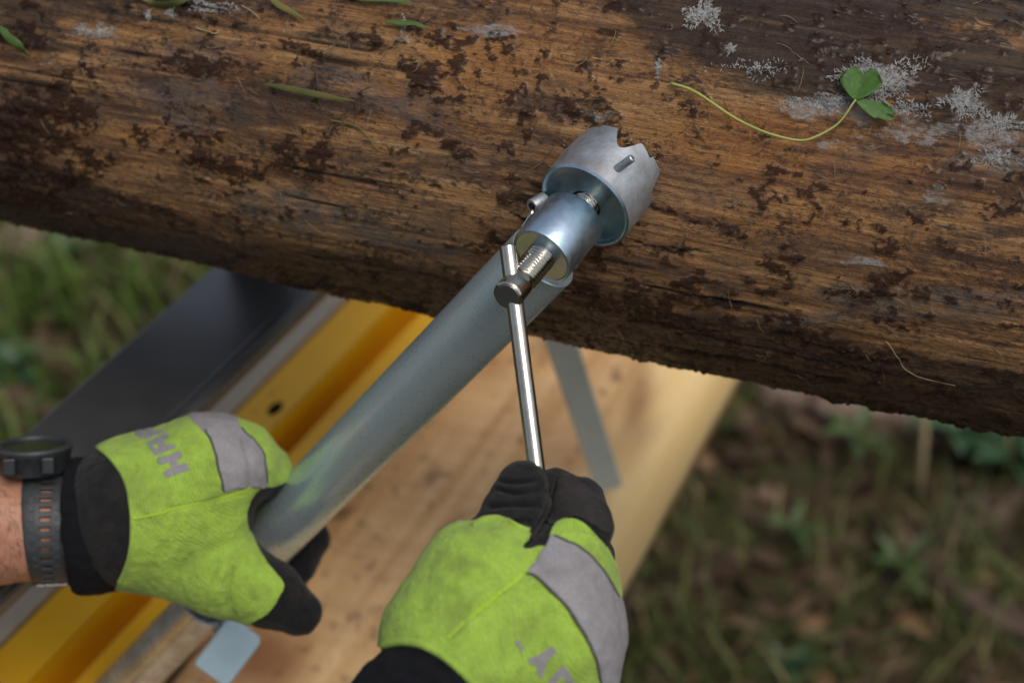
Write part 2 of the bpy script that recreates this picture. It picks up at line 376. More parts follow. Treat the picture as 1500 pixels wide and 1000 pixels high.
for f in [(220, 90, 120, 35), (180, 250, 150, 30), (80, 210, 80, 60), (430, 230, 110, 40), (330, 160, 60, 20), (300, 95, 40, 15), (640, 225, 90, 55),
          (560, 190, 60, 30), (690, 60, 60, 25), (735, 60, 35, 22), (620, 55, 30, 20), (430, 70, 40, 14, .5), (640, 100, 60, 20), (870, 140, 40, 30), (835, 165, 40, 20),
          (900, 190, 40, 20), (760, 210, 40, 18), (690, 360, 40, 22), (500, 240, 40, 20), (545, 270, 50, 16), (1175, 375, 28, 22), (1235, 320, 22, 20), (1115, 380, 30, 16),
          (1080, 255, 30, 8), (1190, 280, 26, 12), (1300, 365, 24, 14), (1330, 310, 30, 14), (1150, 405, 25, 12), (1320, 405, 35, 16), (1380, 230, 60, 25), (1010, 420, 25, 25),
          (1070, 440, 50, 12), (950, 440, 90, 14), (1420, 420, 40, 14), (1480, 480, 40, 18), (1250, 430, 50, 12), (750, 290, 50, 18), (590, 310, 60, 14), (120, 150, 60, 30), (40, 260, 60, 40)]:
    blot = blot + gb(*f)
blot = np.clip(blot, 0, 1.2)
clean = gb(1050, 235, 110, 70) + gb(1080, 330, 120, 40) + gb(420, 100, 60, 25)*0.5 + gb(470, 330, 90, 25)*0.6
low_bark_shade = lineblend([(-200, 225), (0, 240), (200, 290), (330, 345), (560, 375), (820, 440), (1060, 462), (1250, 500), (1500, 545), (1800, 590)], 26)  # dark weathered inner bark low on the log, with underside shade painted in
low_bark_shade = sstep(0.3, 0.75, low_bark_shade + 0.45*n1 + 0.6*gb(-30, 190, 190, 170) + 0.2*gb(1520, 420, 160, 120))
low_bark_shade *= (PY > -1000)
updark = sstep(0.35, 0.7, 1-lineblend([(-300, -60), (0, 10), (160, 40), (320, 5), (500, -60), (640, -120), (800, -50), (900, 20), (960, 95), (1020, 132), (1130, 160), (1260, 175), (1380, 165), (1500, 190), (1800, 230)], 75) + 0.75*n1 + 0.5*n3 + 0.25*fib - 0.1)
leftdark = sstep(0.35, 0.8, gb(0, 200, 190, 120) + 0.4*n1)
bark = sstep(0.06, 0.24, n1*0.95 + n2*0.45 - 0.42 + 0.62*blot - 0.45*clean + 0.13*n3 + 0.25*leftdark)
n5 = fbm(S*240, ARC*330, o=3, seed=47, g=0.65)
bark = bark*sstep(-0.40, 0.20, n5*1.3 + n4*1.2 + 0.05 + 0.45*(bark-0.5))
bark = np.maximum(bark, 0.85*sstep(0.20, 0.36, n4*0.8 + n1*0.5 + n5*0.2 - 0.15*clean - 0.04))
crack = sstep(0.36, 0.56, fbm(S*7, ARC*240, o=3, seed=50) - 0.05)*sstep(-0.1, 0.25, fbm(S*5, ARC*30, o=2, seed=51))
# two long drying cracks right of the clamp
def streak(pts, wd):
    xs, ys = zip(*pts); d = PY - np.interp(PX, xs, ys) - 9*n2 - 14*n1; return np.exp(-(d/(wd*0.55))**2)*sstep(-0.35, 0.1, n4+n1)*(PX > xs[0])*(PX < xs[-1])
crack = np.maximum(crack, streak([(945, 300), (980, 312), (1030, 326), (1060, 334)], 3.5))
crack = np.maximum(crack, streak([(930, 355), (985, 366), (1040, 375)], 4))
crack = np.maximum(crack, streak([(700, 290), (740, 310), (790, 322), (830, 330)], 3))
crack = np.maximum(crack, streak([(560, 262), (640, 275), (720, 298)], 2.5))
crack = np.maximum(crack, streak([(920, 520-60), (1060, 480), (1200, 500), (1330, 535)], 5))
grey = sstep(0.35, 0.8, gb(250, 75, 130, 28) + gb(330, 165, 120, 30) + gb(560, 345, 150, 26, .2) + gb(250, 130, 120, 22) + gb(430, 300, 120, 30) + gb(1280, 440, 110, 26, .1) + gb(1450, 450, 130, 26) + gb(1160, 470, 90, 12)
             + gb(1450, 230, 90, 40) + gb(1100, 75, 160, 40) + gb(560, 150, 120, 40)*.6 + gb(480, 110, 60, 14) + gb(640, 205, 80, 40)*.5 + 0.55*n1 + 0.3*n3)
white = sstep(0.52, 0.85, gb(700, 45, 60, 10) + gb(730, 45, 30, 12)*.6 + gb(1310, 295, 50, 14)*.6 + gb(1380, 290, 40, 14)*.6 + gb(1270, 385, 70, 12)*.8 + gb(880, 170, 25, 15)*.9 + gb(600, 60, 30, 10)*.6 + gb(520, 75, 26, 12)*.8
             + gb(1330, 200, 80, 24)*.75 + gb(1200, 215, 60, 12)*.6 + gb(150, 50, 45, 12) + gb(110, 90, 36, 8)*.8 + gb(60, 95, 30, 8)*.8 + gb(1250, 165, 120, 20)*.8 + gb(1450, 210, 60, 30)*.8 + gb(1290, 122, 58, 30) + gb(1415, 153, 30, 22) + gb(1465, 185, 40, 14) + gb(1205, 154, 55, 10) + gb(1030, 24, 24, 18)*.8
             + gb(640, 210, 30, 14)*.5 + gb(935, 240, 20, 20)*.4 + gb(700, 215, 30, 14)*.5 + gb(1120, 130, 100, 18)*.6 + 0.75*n2 + 0.3*n4)
orange = sstep(0.3, 0.9, gb(1090, 210, 170, 70) + gb(770, 45, 150, 60)*.6 + gb(960, 90, 120, 50)*.35 + gb(480, 150, 160, 60)*.35 + gb(1150, 330, 160, 60)*.6 + gb(1340, 245, 60, 30)*.7 + gb(700, 110, 120, 50)*.5 + gb(210, 195, 70, 15) + gb(150, 320, 160, 20)*.7 + gb(1420, 45, 50, 16) + gb(400, 40, 60, 40)*.5 + 0.35*n3)
disp = 0.0035*wob + 0.0006*fib + 0.0003*fib2 + 0.0005*n2 + 0.0011*bark*(0.7+0.6*n2+0.7*n4+0.6*n5) - 0.0022*crack + 0.0028*updark*(0.8+0.5*n1) + 0.0014*low_bark_shade*(n1+0.2+0.9*n2+0.7*n5) + 0.0007*white
disp += 0.0015*np.clip(fbm(S*14, ARC*60, o=4, seed=61), 0, 1)*updark - 0.003*np.clip(fbm(S*8, ARC*150, o=3, seed=62)-0.15, 0, 1)*(updark+low_bark_shade*.8)
V = log_pt(S, PH, RAD + disp)
ns, npn = S.shape; I = np.arange(ns*npn).reshape(ns, npn); I2 = np.concatenate([I, I[:, :1]], 1)
F = np.stack([I2[:-1, :-1], I2[1:, :-1], I2[1:, 1:], I2[:-1, 1:]], -1).reshape(-1, 4)
m, nt, b = new_mat('peeled_log', 0.55, 0, 0.45)
tc = N(nt, 'ShaderNodeTexCoord')
LROT = Matrix((tuple(LAX), tuple(-LE1), tuple(LE2))).to_euler()      # turn the grain onto the log's axis
lv = N(nt, 'ShaderNodeMapping', {'Vector': tc.outputs['Object'], 'Rotation': LROT}).outputs[0]
g1 = N(nt, 'ShaderNodeMapping', {'Vector': lv, 'Scale': (9, 240, 240)}).outputs[0]
g2_ = N(nt, 'ShaderNodeMapping', {'Vector': lv, 'Scale': (40, 900, 900)}).outputs[0]
iso = N(nt, 'ShaderNodeMapping', {'Vector': lv, 'Scale': (1, 1.7, 1.7)}).outputs[0]
g3 = N(nt, 'ShaderNodeMapping', {'Vector': lv, 'Scale': (3, 48, 48)}).outputs[0]
gr = tnoise(nt, g1, 1.0, 8, 0.72, 0.5); gr2 = tnoise(nt, g2_, 1.0, 5, 0.7); gb_ = tnoise(nt, g3, 1.0, 4, 0.6, 0.8)
broad = tnoise(nt, iso, 13, 5, 0.6, 0.4); ns1 = tnoise(nt, iso, 52, 9, 0.72, 0.5); ns2 = tnoise(nt, iso, 240, 7, 0.72); ns3 = tnoise(nt, iso, 1100, 3, 0.65)
mxg = math_(nt, 'ADD', math_(nt, 'MULTIPLY', gr, 0.6), math_(nt, 'MULTIPLY', gb_, 0.4))
wood = ramp(nt, mxg, [(0.33, (0.036, 0.014, 0.006)), (0.43, (0.195, 0.080, 0.025)), (0.53, (0.44, 0.222, 0.077)), (0.65, (0.63, 0.375, 0.170))])
wor = ramp(nt, mxg, [(0.32, (0.13, 0.045, 0.012)), (0.47, (0.42, 0.170, 0.040)), (0.66, (0.58, 0.285, 0.085))])
col = mix(nt, math_(nt, 'MULTIPLY', att(nt, 'orange'), 0.85), wood, wor)
# mauve grey weathering in drifting patches everywhere
mv = ramp(nt, ns2, [(0.3, (0.045, 0.028, 0.022)), (0.55, (0.135, 0.098, 0.080)), (0.75, (0.27, 0.215, 0.185))])
mm = ramp(nt, math_(nt, 'ADD', math_(nt, 'MULTIPLY', broad, 0.55), math_(nt, 'MULTIPLY', ns1, 0.45)), [(0.48, 0.0), (0.60, 0.60)])
mm = math_(nt, 'MULTIPLY', mm, math_(nt, 'SUBTRACT', 1.0, math_(nt, 'MULTIPLY', att(nt, 'orange'), 0.8)))
col = mix(nt, mm, col, mv)
col = mix(nt, math_(nt, 'MULTIPLY', ramp(nt, gr2, [(0.5, 0.0), (0.68, 1.0)]), 0.6), col, (0.07, 0.032, 0.014))
gcol = ramp(nt, ns2, [(0.3, (0.075, 0.063, 0.055)), (0.55, (0.185, 0.155, 0.135)), (0.75, (0.31, 0.27, 0.24))])
gm = math_(nt, 'MULTIPLY', att(nt, 'grey'), ramp(nt, ns1, [(0.38, 0.1), (0.60, 0.95)]))
col = mix(nt, gm, col, gcol)
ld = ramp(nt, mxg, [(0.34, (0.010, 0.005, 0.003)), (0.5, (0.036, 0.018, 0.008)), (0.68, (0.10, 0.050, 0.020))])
col = mix(nt, math_(nt, 'MULTIPLY', att(nt, 'low_bark_shade'), ramp(nt, ns1, [(0.35, 1.0), (0.65, 0.6)])), col, ld)
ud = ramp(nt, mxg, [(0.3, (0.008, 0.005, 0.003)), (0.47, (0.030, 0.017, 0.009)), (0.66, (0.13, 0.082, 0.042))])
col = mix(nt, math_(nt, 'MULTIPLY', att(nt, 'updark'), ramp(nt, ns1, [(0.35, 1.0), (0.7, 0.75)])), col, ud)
bk = ramp(nt, math_(nt, 'ADD', math_(nt, 'MULTIPLY', ns2, 0.6), math_(nt, 'MULTIPLY', ns3, 0.4)), [(0.36, (0.010, 0.004, 0.003)), (0.52, (0.034, 0.013, 0.007)), (0.62, (0.10, 0.042, 0.022)), (0.70, (0.17, 0.09, 0.05))])
barkm = ramp(nt, math_(nt, 'ADD', att(nt, 'bark'), math_(nt, 'ADD', math_(nt, 'MULTIPLY', math_(nt, 'SUBTRACT', ns1, 0.5), 2.6), math_(nt, 'ADD', math_(nt, 'MULTIPLY', math_(nt, 'SUBTRACT', ns2, 0.5), 2.4), math_(nt, 'MULTIPLY', math_(nt, 'SUBTRACT', ns3, 0.5), 1.4)))), [(0.22, 0.0), (0.75, 1.0)])
col = mix(nt, math_(nt, 'MULTIPLY', barkm, 0.9), col, bk)
# dark damp stains drawn out along the grain
stv = N(nt, 'ShaderNodeMapping', {'Vector': lv, 'Scale': (11, 34, 34)}).outputs[0]
stn_ = ramp(nt, math_(nt, 'ADD', math_(nt, 'MULTIPLY', tnoise(nt, stv, 1.0, 9, 0.74, 1.2), 0.75), math_(nt, 'MULTIPLY', ns2, 0.25)), [(0.50, 0.0), (0.57, 0.8), (0.66, 0.9)])
col = mix(nt, math_(nt, 'MULTIPLY', stn_, math_(nt, 'SUBTRACT', 0.85, math_(nt, 'MULTIPLY', att(nt, 'orange'), 0.55))), col, (0.050, 0.022, 0.010))
# clustered dark red-brown specks
spm = ramp(nt, math_(nt, 'ADD', math_(nt, 'MULTIPLY', ns2, 0.5), math_(nt, 'ADD', math_(nt, 'MULTIPLY', ns1, 0.35), math_(nt, 'MULTIPLY', ns3, 0.15))), [(0.495, 0.0), (0.545, 1.0)])
clus = tnoise(nt, iso, 24, 6, 0.7, 0.6)
spm = math_(nt, 'MULTIPLY', spm, ramp(nt, clus, [(0.44, 0.0), (0.60, 1.0)]))
col = mix(nt, math_(nt, 'MULTIPLY', spm, 0.82), col, (0.040, 0.016, 0.009))
fibs = ramp(nt, tnoise(nt, N(nt, 'ShaderNodeMapping', {'Vector': lv, 'Scale': (26, 620, 620)}).outputs[0], 1.0, 6, 0.75, 0.8), [(0.30, 1.0), (0.42, 0.0)])
col = mix(nt, math_(nt, 'MULTIPLY', fibs, 0.7), col, (0.045, 0.020, 0.010))
spk = ramp(nt, ns3, [(0.62, 0.0), (0.70, 1.0)])
col = mix(nt, math_(nt, 'MULTIPLY', spk, 0.5), col, (0.03, 0.014, 0.008))
col = mix(nt, math_(nt, 'MULTIPLY', att(nt, 'crack'), 0.9), col, (0.018, 0.009, 0.006))
wm = ramp(nt, math_(nt, 'ADD', math_(nt, 'MULTIPLY', att(nt, 'white'), 0.6), math_(nt, 'ADD', math_(nt, 'MULTIPLY', math_(nt, 'SUBTRACT', ns2, 0.5), 1.8), math_(nt, 'MULTIPLY', math_(nt, 'SUBTRACT', ns1, 0.5), 1.4))), [(0.38, 0.0), (0.8, 1.0)])
wm = math_(nt, 'MULTIPLY', wm, ramp(nt, att(nt, 'white'), [(0.02, 0.0), (0.5, 1.0)]))
col = mix(nt, math_(nt, 'MULTIPLY', wm, 0.85), col, (0.40, 0.37, 0.35))
nt.links.new(col, b.inputs['Base Color'])
nt.links.new(ramp(nt, ns1, [(0.35, 0.18), (0.65, 0.46)]), b.inputs['Roughness'])
b.inputs['Coat Weight'].default_value = 0.22; b.inputs['Coat Roughness'].default_value = 0.22      # damp sheen
nt.links.new(math_(nt, 'SUBTRACT', 0.48, math_(nt, 'MULTIPLY', barkm, 0.32)), b.inputs['Specular IOR Level'])
bump(nt, b, math_(nt, 'ADD', math_(nt, 'ADD', gr2, math_(nt, 'MULTIPLY', ns2, 1.6)), math_(nt, 'MULTIPLY', ns3, 0.7)), 1.0, 0.0018)
M['log'] = m
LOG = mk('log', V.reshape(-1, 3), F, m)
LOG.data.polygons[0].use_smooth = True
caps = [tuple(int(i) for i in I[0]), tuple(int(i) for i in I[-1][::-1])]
for nm, ar in (('bark', bark), ('crack', crack), ('grey', grey), ('white', white), ('orange', orange), ('low_bark_shade', low_bark_shade), ('updark', updark)): attr(LOG, nm, ar.ravel())
tag(LOG, 'large half-peeled log with dark bark scraps lying across the mill bed', 'log')
m_end = speckle_mat('log_end', (0.40, 0.27, 0.14), (0.5, 0.36, 0.2), 20, 0.8)
for k in (0, -1):
    ring = V[k]; c0 = ring.mean(0)
    mk('end_grain', np.concatenate([ring, [c0]]), [(i, (i+1) % npn, npn) for i in range(npn)], m_end, LOG, False)
vis_s = slice(25, 1115); Vb = V[vis_s, :430]; a0, a1 = Vb.shape[:2]; J = np.arange(a0*a1).reshape(a0, a1)[::2, ::2]
Vb2 = Vb[::2, ::2]; k0, k1 = Vb2.shape[:2]; J = np.arange(k0*k1).reshape(k0, k1)
FB = np.stack([J[:-1, :-1], J[1:, :-1], J[1:, 1:], J[:-1, 1:]], -1).reshape(-1, 4)
LBVH = BVHTree.FromPolygons(Vb2.reshape(-1, 3).tolist(), FB.tolist())
def on(bvh, px, py, lift=0.0):
    """point of a surface met by the sight line of a photograph pixel; used once, at build time, to place things ON that surface"""
    d = Vector(unit(c3(px, py, 1.0) @ R3)); h = bvh.ray_cast(Vector(CW), d)
    if h[0] is None: return None, None
    n_ = h[1] if h[1].dot(d) < 0 else -h[1]
    return np.array(h[0] + n_*lift), np.array(n_)

# ------------------------------------------------------------------ mill bed: black beam, grey strip, yellow rail, bunk
ZB = H - 1.07
E0, E1 = at_z(510, 440, ZB), at_z(80, 870, ZB)             # left edge of the yellow rail
bd_ = unit(E0 - E1); bs = unit(np.cross(bd_, [0, 0, 1.0]))  # along (away), sideways (right)
UP = np.array([0, 0, 1.0])
def off(px, py, z=ZB): return float(np.dot(at_z(px, py, z) - E1, bs))
B0 = E1 - bd_*0.5; BLEN = 2.3
ZP = H - 0.85; o_bl, o_br = off(165, 518, ZP), off(372, 520, ZP)
tb = thing('black_beam', B0 + bs*(o_bl+o_br)/2, 'wide black steel plate beam running under the log beside the yellow rail', 'beam')
Vx, Fx = prism([(o_bl, ZP-ZB-0.016), (o_br, ZP-ZB-0.016), (o_br, ZP-ZB), (o_bl, ZP-ZB)], B0, bs, UP, bd_, BLEN)
bevel(mk('beam_body', Vx, Fx, M['black_steel'], tb, False), 0.004)
Vx, Fx = prism([(o_br-0.014, ZP-ZB+0.0005), (o_br-0.003, ZP-ZB+0.0005), (o_br-0.003, ZP-ZB+0.004), (o_br-0.014, ZP-ZB+0.004)], B0, bs, UP, bd_, BLEN)
bevel(mk('edge_lip', Vx, Fx, M['black_steel'], tb, False), 0.0015)
Vx, Fx = prism([(-0.075, -0.06), (-0.004, -0.06), (-0.004, 0.0), (-0.010, 0.005), (-0.071, 0.005), (-0.075, 0.0)], B0, bs, UP, bd_, BLEN)
o = mk('guide_strip', Vx, Fx, M['grey_strip'], None, False); bevel(o, 0.002)
tag(o, 'dull beige metal strip between the black beam and the yellow rail', 'metal strip')
y1, y2, y3 = off(470, 555), off(510, 570), off(545, 590)
ty = thing('yellow_rail', B0 + bs*y1, 'bright yellow painted channel rail with a small dark hole', 'rail')
# hole in the top flange: flange built as four pieces round a real opening
hp = at_z(403, 598, ZB); ht = float(np.dot(hp-B0, bd_)); hs = float(np.dot(hp-B0, bs))
seg = 20; hole_r = 0.0085
a_ = np.arange(seg)*2*math.pi/seg
ringv = [B0 + bd_*(ht+hole_r*1.25*math.cos(x)) + bs*(hs+hole_r*0.75*math.sin(x)) for x in a_]
sq = []
for x in a_:
    c_, s2 = math.cos(x), math.sin(x); k_ = 0.016/max(abs(c_), abs(s2)); sq.append((ht+k_*c_, hs+k_*s2))
sqv = [B0 + bd_*p + bs*q for p, q in sq]
def quad(t0, t1, q0, q1, z0=0.0, z1=0.0): return [B0+bd_*t0+bs*q0+UP*z0, B0+bd_*t1+bs*q0+UP*z0, B0+bd_*t1+bs*q1+UP*z1, B0+bd_*t0+bs*q1+UP*z1]
top = []; tf = []
def addq(q):
    k = len(top); top.extend(q); tf.append((k, k+1, k+2, k+3))
s0, s1 = hs-0.016, hs+0.016
addq(quad(0, BLEN, 0, s0)); addq(quad(0, BLEN, s1, y1)); addq(quad(0, ht-0.016, s0, s1)); addq(quad(ht+0.016, BLEN, s0, s1))
k = len(top); top += ringv + sqv + [p - UP*0.030 for p in ringv]
for i in range(seg):
    j = (i+1) % seg; tf.append((k+i, k+j, k+seg+j, k+seg+i))
addq(quad(0, BLEN, 0, 0, 0, -0.06))
mk('hole', np.array(ringv + [p - UP*0.03 for p in ringv]), [(seg+i, seg+(i+1) % seg, (i+1) % seg, i) for i in range(seg)] + [tuple(range(seg, 2*seg))], M['hole'], ty, False)

mk('top_flange', np.array(top), tf, M['yellow'], ty, False)
Vx, Fx = prism([(y1, -0.055), (y2, -0.055), (y2, -0.002), (y3-.004, -0.002), (y3, -0.006), (y3, -0.062), (y1-0.004, -0.062), (y1-0.004, -0.003), (y1, -0.0005)], B0, bs, UP, bd_, BLEN)
bevel(mk('channel', Vx, Fx, M['yellow'], ty, False), 0.0015)
for t_ in (1.75, 0.05):
    c_ = B0 + bd_*t_ + bs*(y1*0.5) + UP*(-0.064-(ZB-0.064)/2)
    bevel(mk('leg', *box(c_, bs*0.03, bd_*0.03, UP*((ZB-0.064)/2)), M['yellow'], ty, False), 0.003)
for t_ in (1.75, 0.05):
    c_ = B0 + bd_*t_ + bs*((o_bl+o_br)/2) + UP*(ZP-ZB-0.0165-(ZP-0.0165)/2)
    bevel(mk('leg', *box(c_, bs*0.03, bd_*0.03, UP*((ZP-0.0165)/2)), M['black_steel'], tb, False), 0.003)
# bunk that carries the log on the black beam (in the dark under the log)
tlog = float(np.dot(LC - B0, np.cross(bs, UP)*0 + bd_))
best = min(np.linspace(0, BLEN, 200), key=lambda t: np.linalg.norm(np.cross((B0+bd_*t+bs*(o_bl+o_br)/2 - LC)*[1, 1, 0], LAX)))
bc_ = B0 + bd_*best + bs*((o_bl+o_br)/2)
LB = unit(np.cross(LAX, UP)); LB = LB if LB[1] > 0 else -LB
bp = bc_*[1, 1, 0]; bp = bp + LB*(np.dot(LC - bp, LB) + 0.085)
bt = thing('log_chock', bp + UP*ZP, 'dark steel chock in the shadow between the log and the black plate', 'chock')
zc = lambda q: LC[2] - math.sqrt(RAD**2 - q**2) - 0.005
Vx, Fx = prism([(-0.030, ZP+0.0005), (0.05, ZP+0.0005), (0.05, zc(0.135)), (0.01, zc(0.095)), (-0.030, zc(0.055))], bp - LAX*0.03, LB, UP, LAX, 0.06)
bevel(mk('wedge', Vx, Fx, M['black_steel'], bt, False), 0.002)

# ------------------------------------------------------------------ pale sawn timber below
ZT = H - 1.15
Q0, Q1 = at_z(960, 540, ZT), at_z(832, 745, ZT)
td = unit(Q0 - Q1); ts = unit(np.cross(td, UP)); ts = ts if ts[0] > 0 else -ts
Ttop = 1.5; T0 = Q1 - td*0.75; TL = float(np.dot(at_z(262, 985, ZT) - Q1, ts))
W_ = -1.0
prof = [(TL, 0.0)] + [(x, 0.0) for x in np.linspace(TL+0.004, -0.004, 46)] + [(0.0, -0.001), (0.007, -0.002), (0.025, -0.008), (0.045, -0.017), (0.060, -0.034), (0.066, -0.09), (0.055, -0.16), (-0.1, -0.17), (TL, -0.17)]
tt = np.linspace(0, Ttop, 150)
A_, T_ = np.meshgrid(np.arange(len(prof)), tt, indexing='xy')
pr = np.array(prof); pa, pb = pr[A_, 0], pr[A_, 1]
edge = sstep(-0.03, 0.02, pa)*sstep(-0.165, -0.1, pb)
wv = 0.010*fbm(T_*5, pa*0+1.0, o=3, seed=71)*edge + 0.0006*noise(T_*120, pa*3, seed=72)*(pb > -0.01)
VT = T0 + td*T_[..., None] + ts*(pa+wv)[..., None] + UP*(pb+ZT+0.5*wv*0 + 0.0004*noise(T_*180, pa*2, seed=73))[..., None] - UP*ZT*0
VT = T0*[1, 1, 0] + td*T_[..., None] + ts*(pa+wv)[..., None] + UP*(pb+ZT)[..., None]
J = np.arange(VT.shape[0]*VT.shape[1]).reshape(VT.shape[:2]); J2 = np.concatenate([J, J[:, :1]], 1)
F = np.stack([J2[:-1, :-1], J2[:-1, 1:], J2[1:, 1:], J2[1:, :-1]], -1).reshape(-1, 4)
m, nt, b = new_mat('sawn_timber', 0.75, 0, 0.3)
v = coords(nt); trot = (0, 0, -math.atan2(td[1], td[0]))
gv = N(nt, 'ShaderNodeMapping', {'Vector': N(nt, 'ShaderNodeMapping', {'Vector': v, 'Rotation': trot}).outputs[0], 'Scale': (2.0, 40, 40)}).outputs[0]
sv = N(nt, 'ShaderNodeMapping', {'Vector': N(nt, 'ShaderNodeMapping', {'Vector': v, 'Rotation': (0, 0, trot[2]-0.25)}).outputs[0], 'Scale': (90, 2, 2)}).outputs[0]
g_ = tnoise(nt, gv, 1.0, 5, 0.6, 0.5); sw = tnoise(nt, sv, 1.0, 3, 0.6); bl = tnoise(nt, v, 7, 5, 0.6)
c = ramp(nt, g_, [(0.3, (0.46, 0.255, 0.105)), (0.48, (0.66, 0.415, 0.195)), (0.66, (0.78, 0.54, 0.29))])
c = mix(nt, math_(nt, 'MULTIPLY', ramp(nt, bl, [(0.45, 0.0), (0.7, 1.0)]), 0.4), c, (0.42, 0.21, 0.10))
c = mix(nt, math_(nt, 'MULTIPLY', ramp(nt, sw, [(0.45, 0.0), (0.65, 1.0)]), 0.35), c, (0.44, 0.25, 0.12))
c = mix(nt, ramp(nt, tnoise(nt, v, 55, 4, 0.6), [(0.58, 0.0), (0.68, 0.75)]), c, (0.17, 0.085, 0.045))
c = mix(nt, math_(nt, 'MULTIPLY', att(nt, 'edge'), 0.9), c, ramp(nt, g_, [(0.3, (0.80, 0.56, 0.24)), (0.7, (0.84, 0.62, 0.30))]))
c = mix(nt, math_(nt, 'MULTIPLY', att(nt, 'knot'), 0.8), c, (0.26, 0.105, 0.045))
c = mix(nt, math_(nt, 'MULTIPLY', att(nt, 'fleck'), 0.8), c, (0.08, 0.045, 0.025))
nt.links.new(c, b.inputs['Base Color']); bump(nt, b, math_(nt, 'ADD', g_, sw), 0.3, 0.002)
o = mk('timber_cant', VT.reshape(-1, 3), F, m)
tpx, tpy = to_px(w2c(VT.reshape(-1, 3)))
def te(cx, cy, rx, ry, r=0): c_, s2 = math.cos(r), math.sin(r); dx, dy = tpx-cx, tpy-cy; return np.exp(-(((dx*c_+dy*s2)/rx)**2+((-dx*s2+dy*c_)/ry)**2)**1.5)
attr(o, 'edge', edge.ravel()*(tpy < 1500)); attr(o, 'knot', np.clip(te(392, 962, 55, 45) + te(935, 600, 22, 60, .15) + te(900, 660, 26, 40)*.5 + te(730, 530, 60, 30)*.5 + te(640, 840, 70, 16, -.6)*.35, 0, 1))
attr(o, 'fleck', np.clip(te(632, 700, 10, 9) + te(497, 752, 22, 9, -.3) + te(660, 770, 36, 7, -.6)*.6 + te(545, 895, 9, 6)*.5 + te(800, 505, 30, 20)*.6 + te(555, 845, 10, 7)*.4, 0, 1))
tag(o, 'pale freshly sawn timber slab with a light waney right edge', 'timber')
for t_ in (0.25, 1.2):
    c_ = T0*[1, 1, 0] + td*t_ + ts*(TL*0.62) + UP*(ZT-0.171)*0.5
    o = mk('bearer_block', *box(c_, td*0.06, ts*(-TL*0.2), UP*((ZT-0.171)*0.5+0.0)), M['twig'], None, False)
    tag(o, 'rough bearer block under the sawn timber, ' + ('nearer the hands' if t_ < 1 else 'behind the log'), 'bearer')

# pale flat steel bar hanging down behind the log onto the timber
p0, p1 = at_z(893, 716, ZT+0.004), at(802, 440, 1.27)
ax = unit(p1-p0); vdir = unit(c3(850, 600, 1) @ R3); sx = unit(np.cross(ax, vdir)); nz = np.cross(sx, ax)
Vx, Fx = box((p0+p1)/2, ax*np.linalg.norm(p1-p0)/2, sx*0.0145, nz*0.003)
o = mk('flat_bar', Vx, Fx, M['strap_grey'], None, False); bevel(o, 0.004, 3)
tag(o, 'pale grey flat steel bar leaning from behind the log onto the timber', 'steel bar')

# ------------------------------------------------------------------ log clamp
TA, TBm = c3(780, 393, 0.856), c3(382, 800, 1.05)
tdir = unit(TA - TBm)                                        # up the post, towards the camera
AX = unit([0.545*1.0, 0.637*1.03, 0.545])                    # screw axis, into the log
FC = c3(855, 303, 0.842)                                     # centre of the cup's near face
w_AX = AX @ R3; w_td = tdir @ R3; w_FC = c2w(FC)
cl = thing('log_clamp', c2w(TBm + (TBm-TA)*0.65), 'zinc plated log clamp with toothed cup pressed into the log', 'clamp')
def cpart(name, VF, mat, parent=cl, ang=38, bev=None):
    o = mk(name, VF[0], VF[1], M[mat], parent, True); autosmooth(o, ang); return o
# post tube (hollow, open at the top)
R_T = 0.0223; top_t = c2w(TA + tdir*0.012); low_t = c2w(TBm + (TBm-TA)*0.13); Lp = np.linalg.norm(top_t-low_t)
prof = [(0, R_T-0.0008), (0.001, R_T)] + [(x, R_T) for x in np.linspace(0.02, Lp-0.012, 12)] + [(Lp-0.001, R_T), (Lp, R_T-0.001), (Lp, R_T-0.0034), (Lp-0.001, R_T-0.004), (Lp-0.12, R_T-0.004)]
cpart('post_tube', lathe(prof, low_t, w_td, 72), 'zinc')
# sleeve nut carried by the post
pxm = lambda n_px, d: n_px*K*d
AXP = lambda t: w_FC + w_AX*t                                # t along the screw axis from the cup face
R_S = 0.0192
prof = [(-0.0475, 0.0100), (-0.0475, R_S-0.0022), (-0.0482, R_S-0.0014), (-0.0478, R_S-0.0004), (-0.0468, R_S), (-0.0115, R_S), (-0.0102, R_S-0.0010), (-0.0102, 0.0100)]
cpart('sleeve', lathe(prof, w_FC, w_AX, 64), 'zinc_blue')
# weld bead between post and sleeve
wpts = []
for k in range(40):
    x = k/39*math.pi*1.1 - 0.15*math.pi
    base_ = AXP(-0.034) + w_AX*(0.013*math.sin(x*1.0))
    side = unit(np.cross(w_AX, vdir)); wpts.append(base_ + side*(R_S*0.9*math.cos(x)) + unit(vdir - w_AX*np.dot(vdir, w_AX))*(R_S*0.55 + 0.003*math.sin(x)))
cpart('weld_bead', tube_path(wpts, 0.0022 + 0.0006*np.sin(np.arange(40)*1.9), 8), 'zinc_cast')
# toothed cup
seg = 168; a_, u_, v_ = frame(w_AX); th = np.arange(seg)*2*math.pi/seg
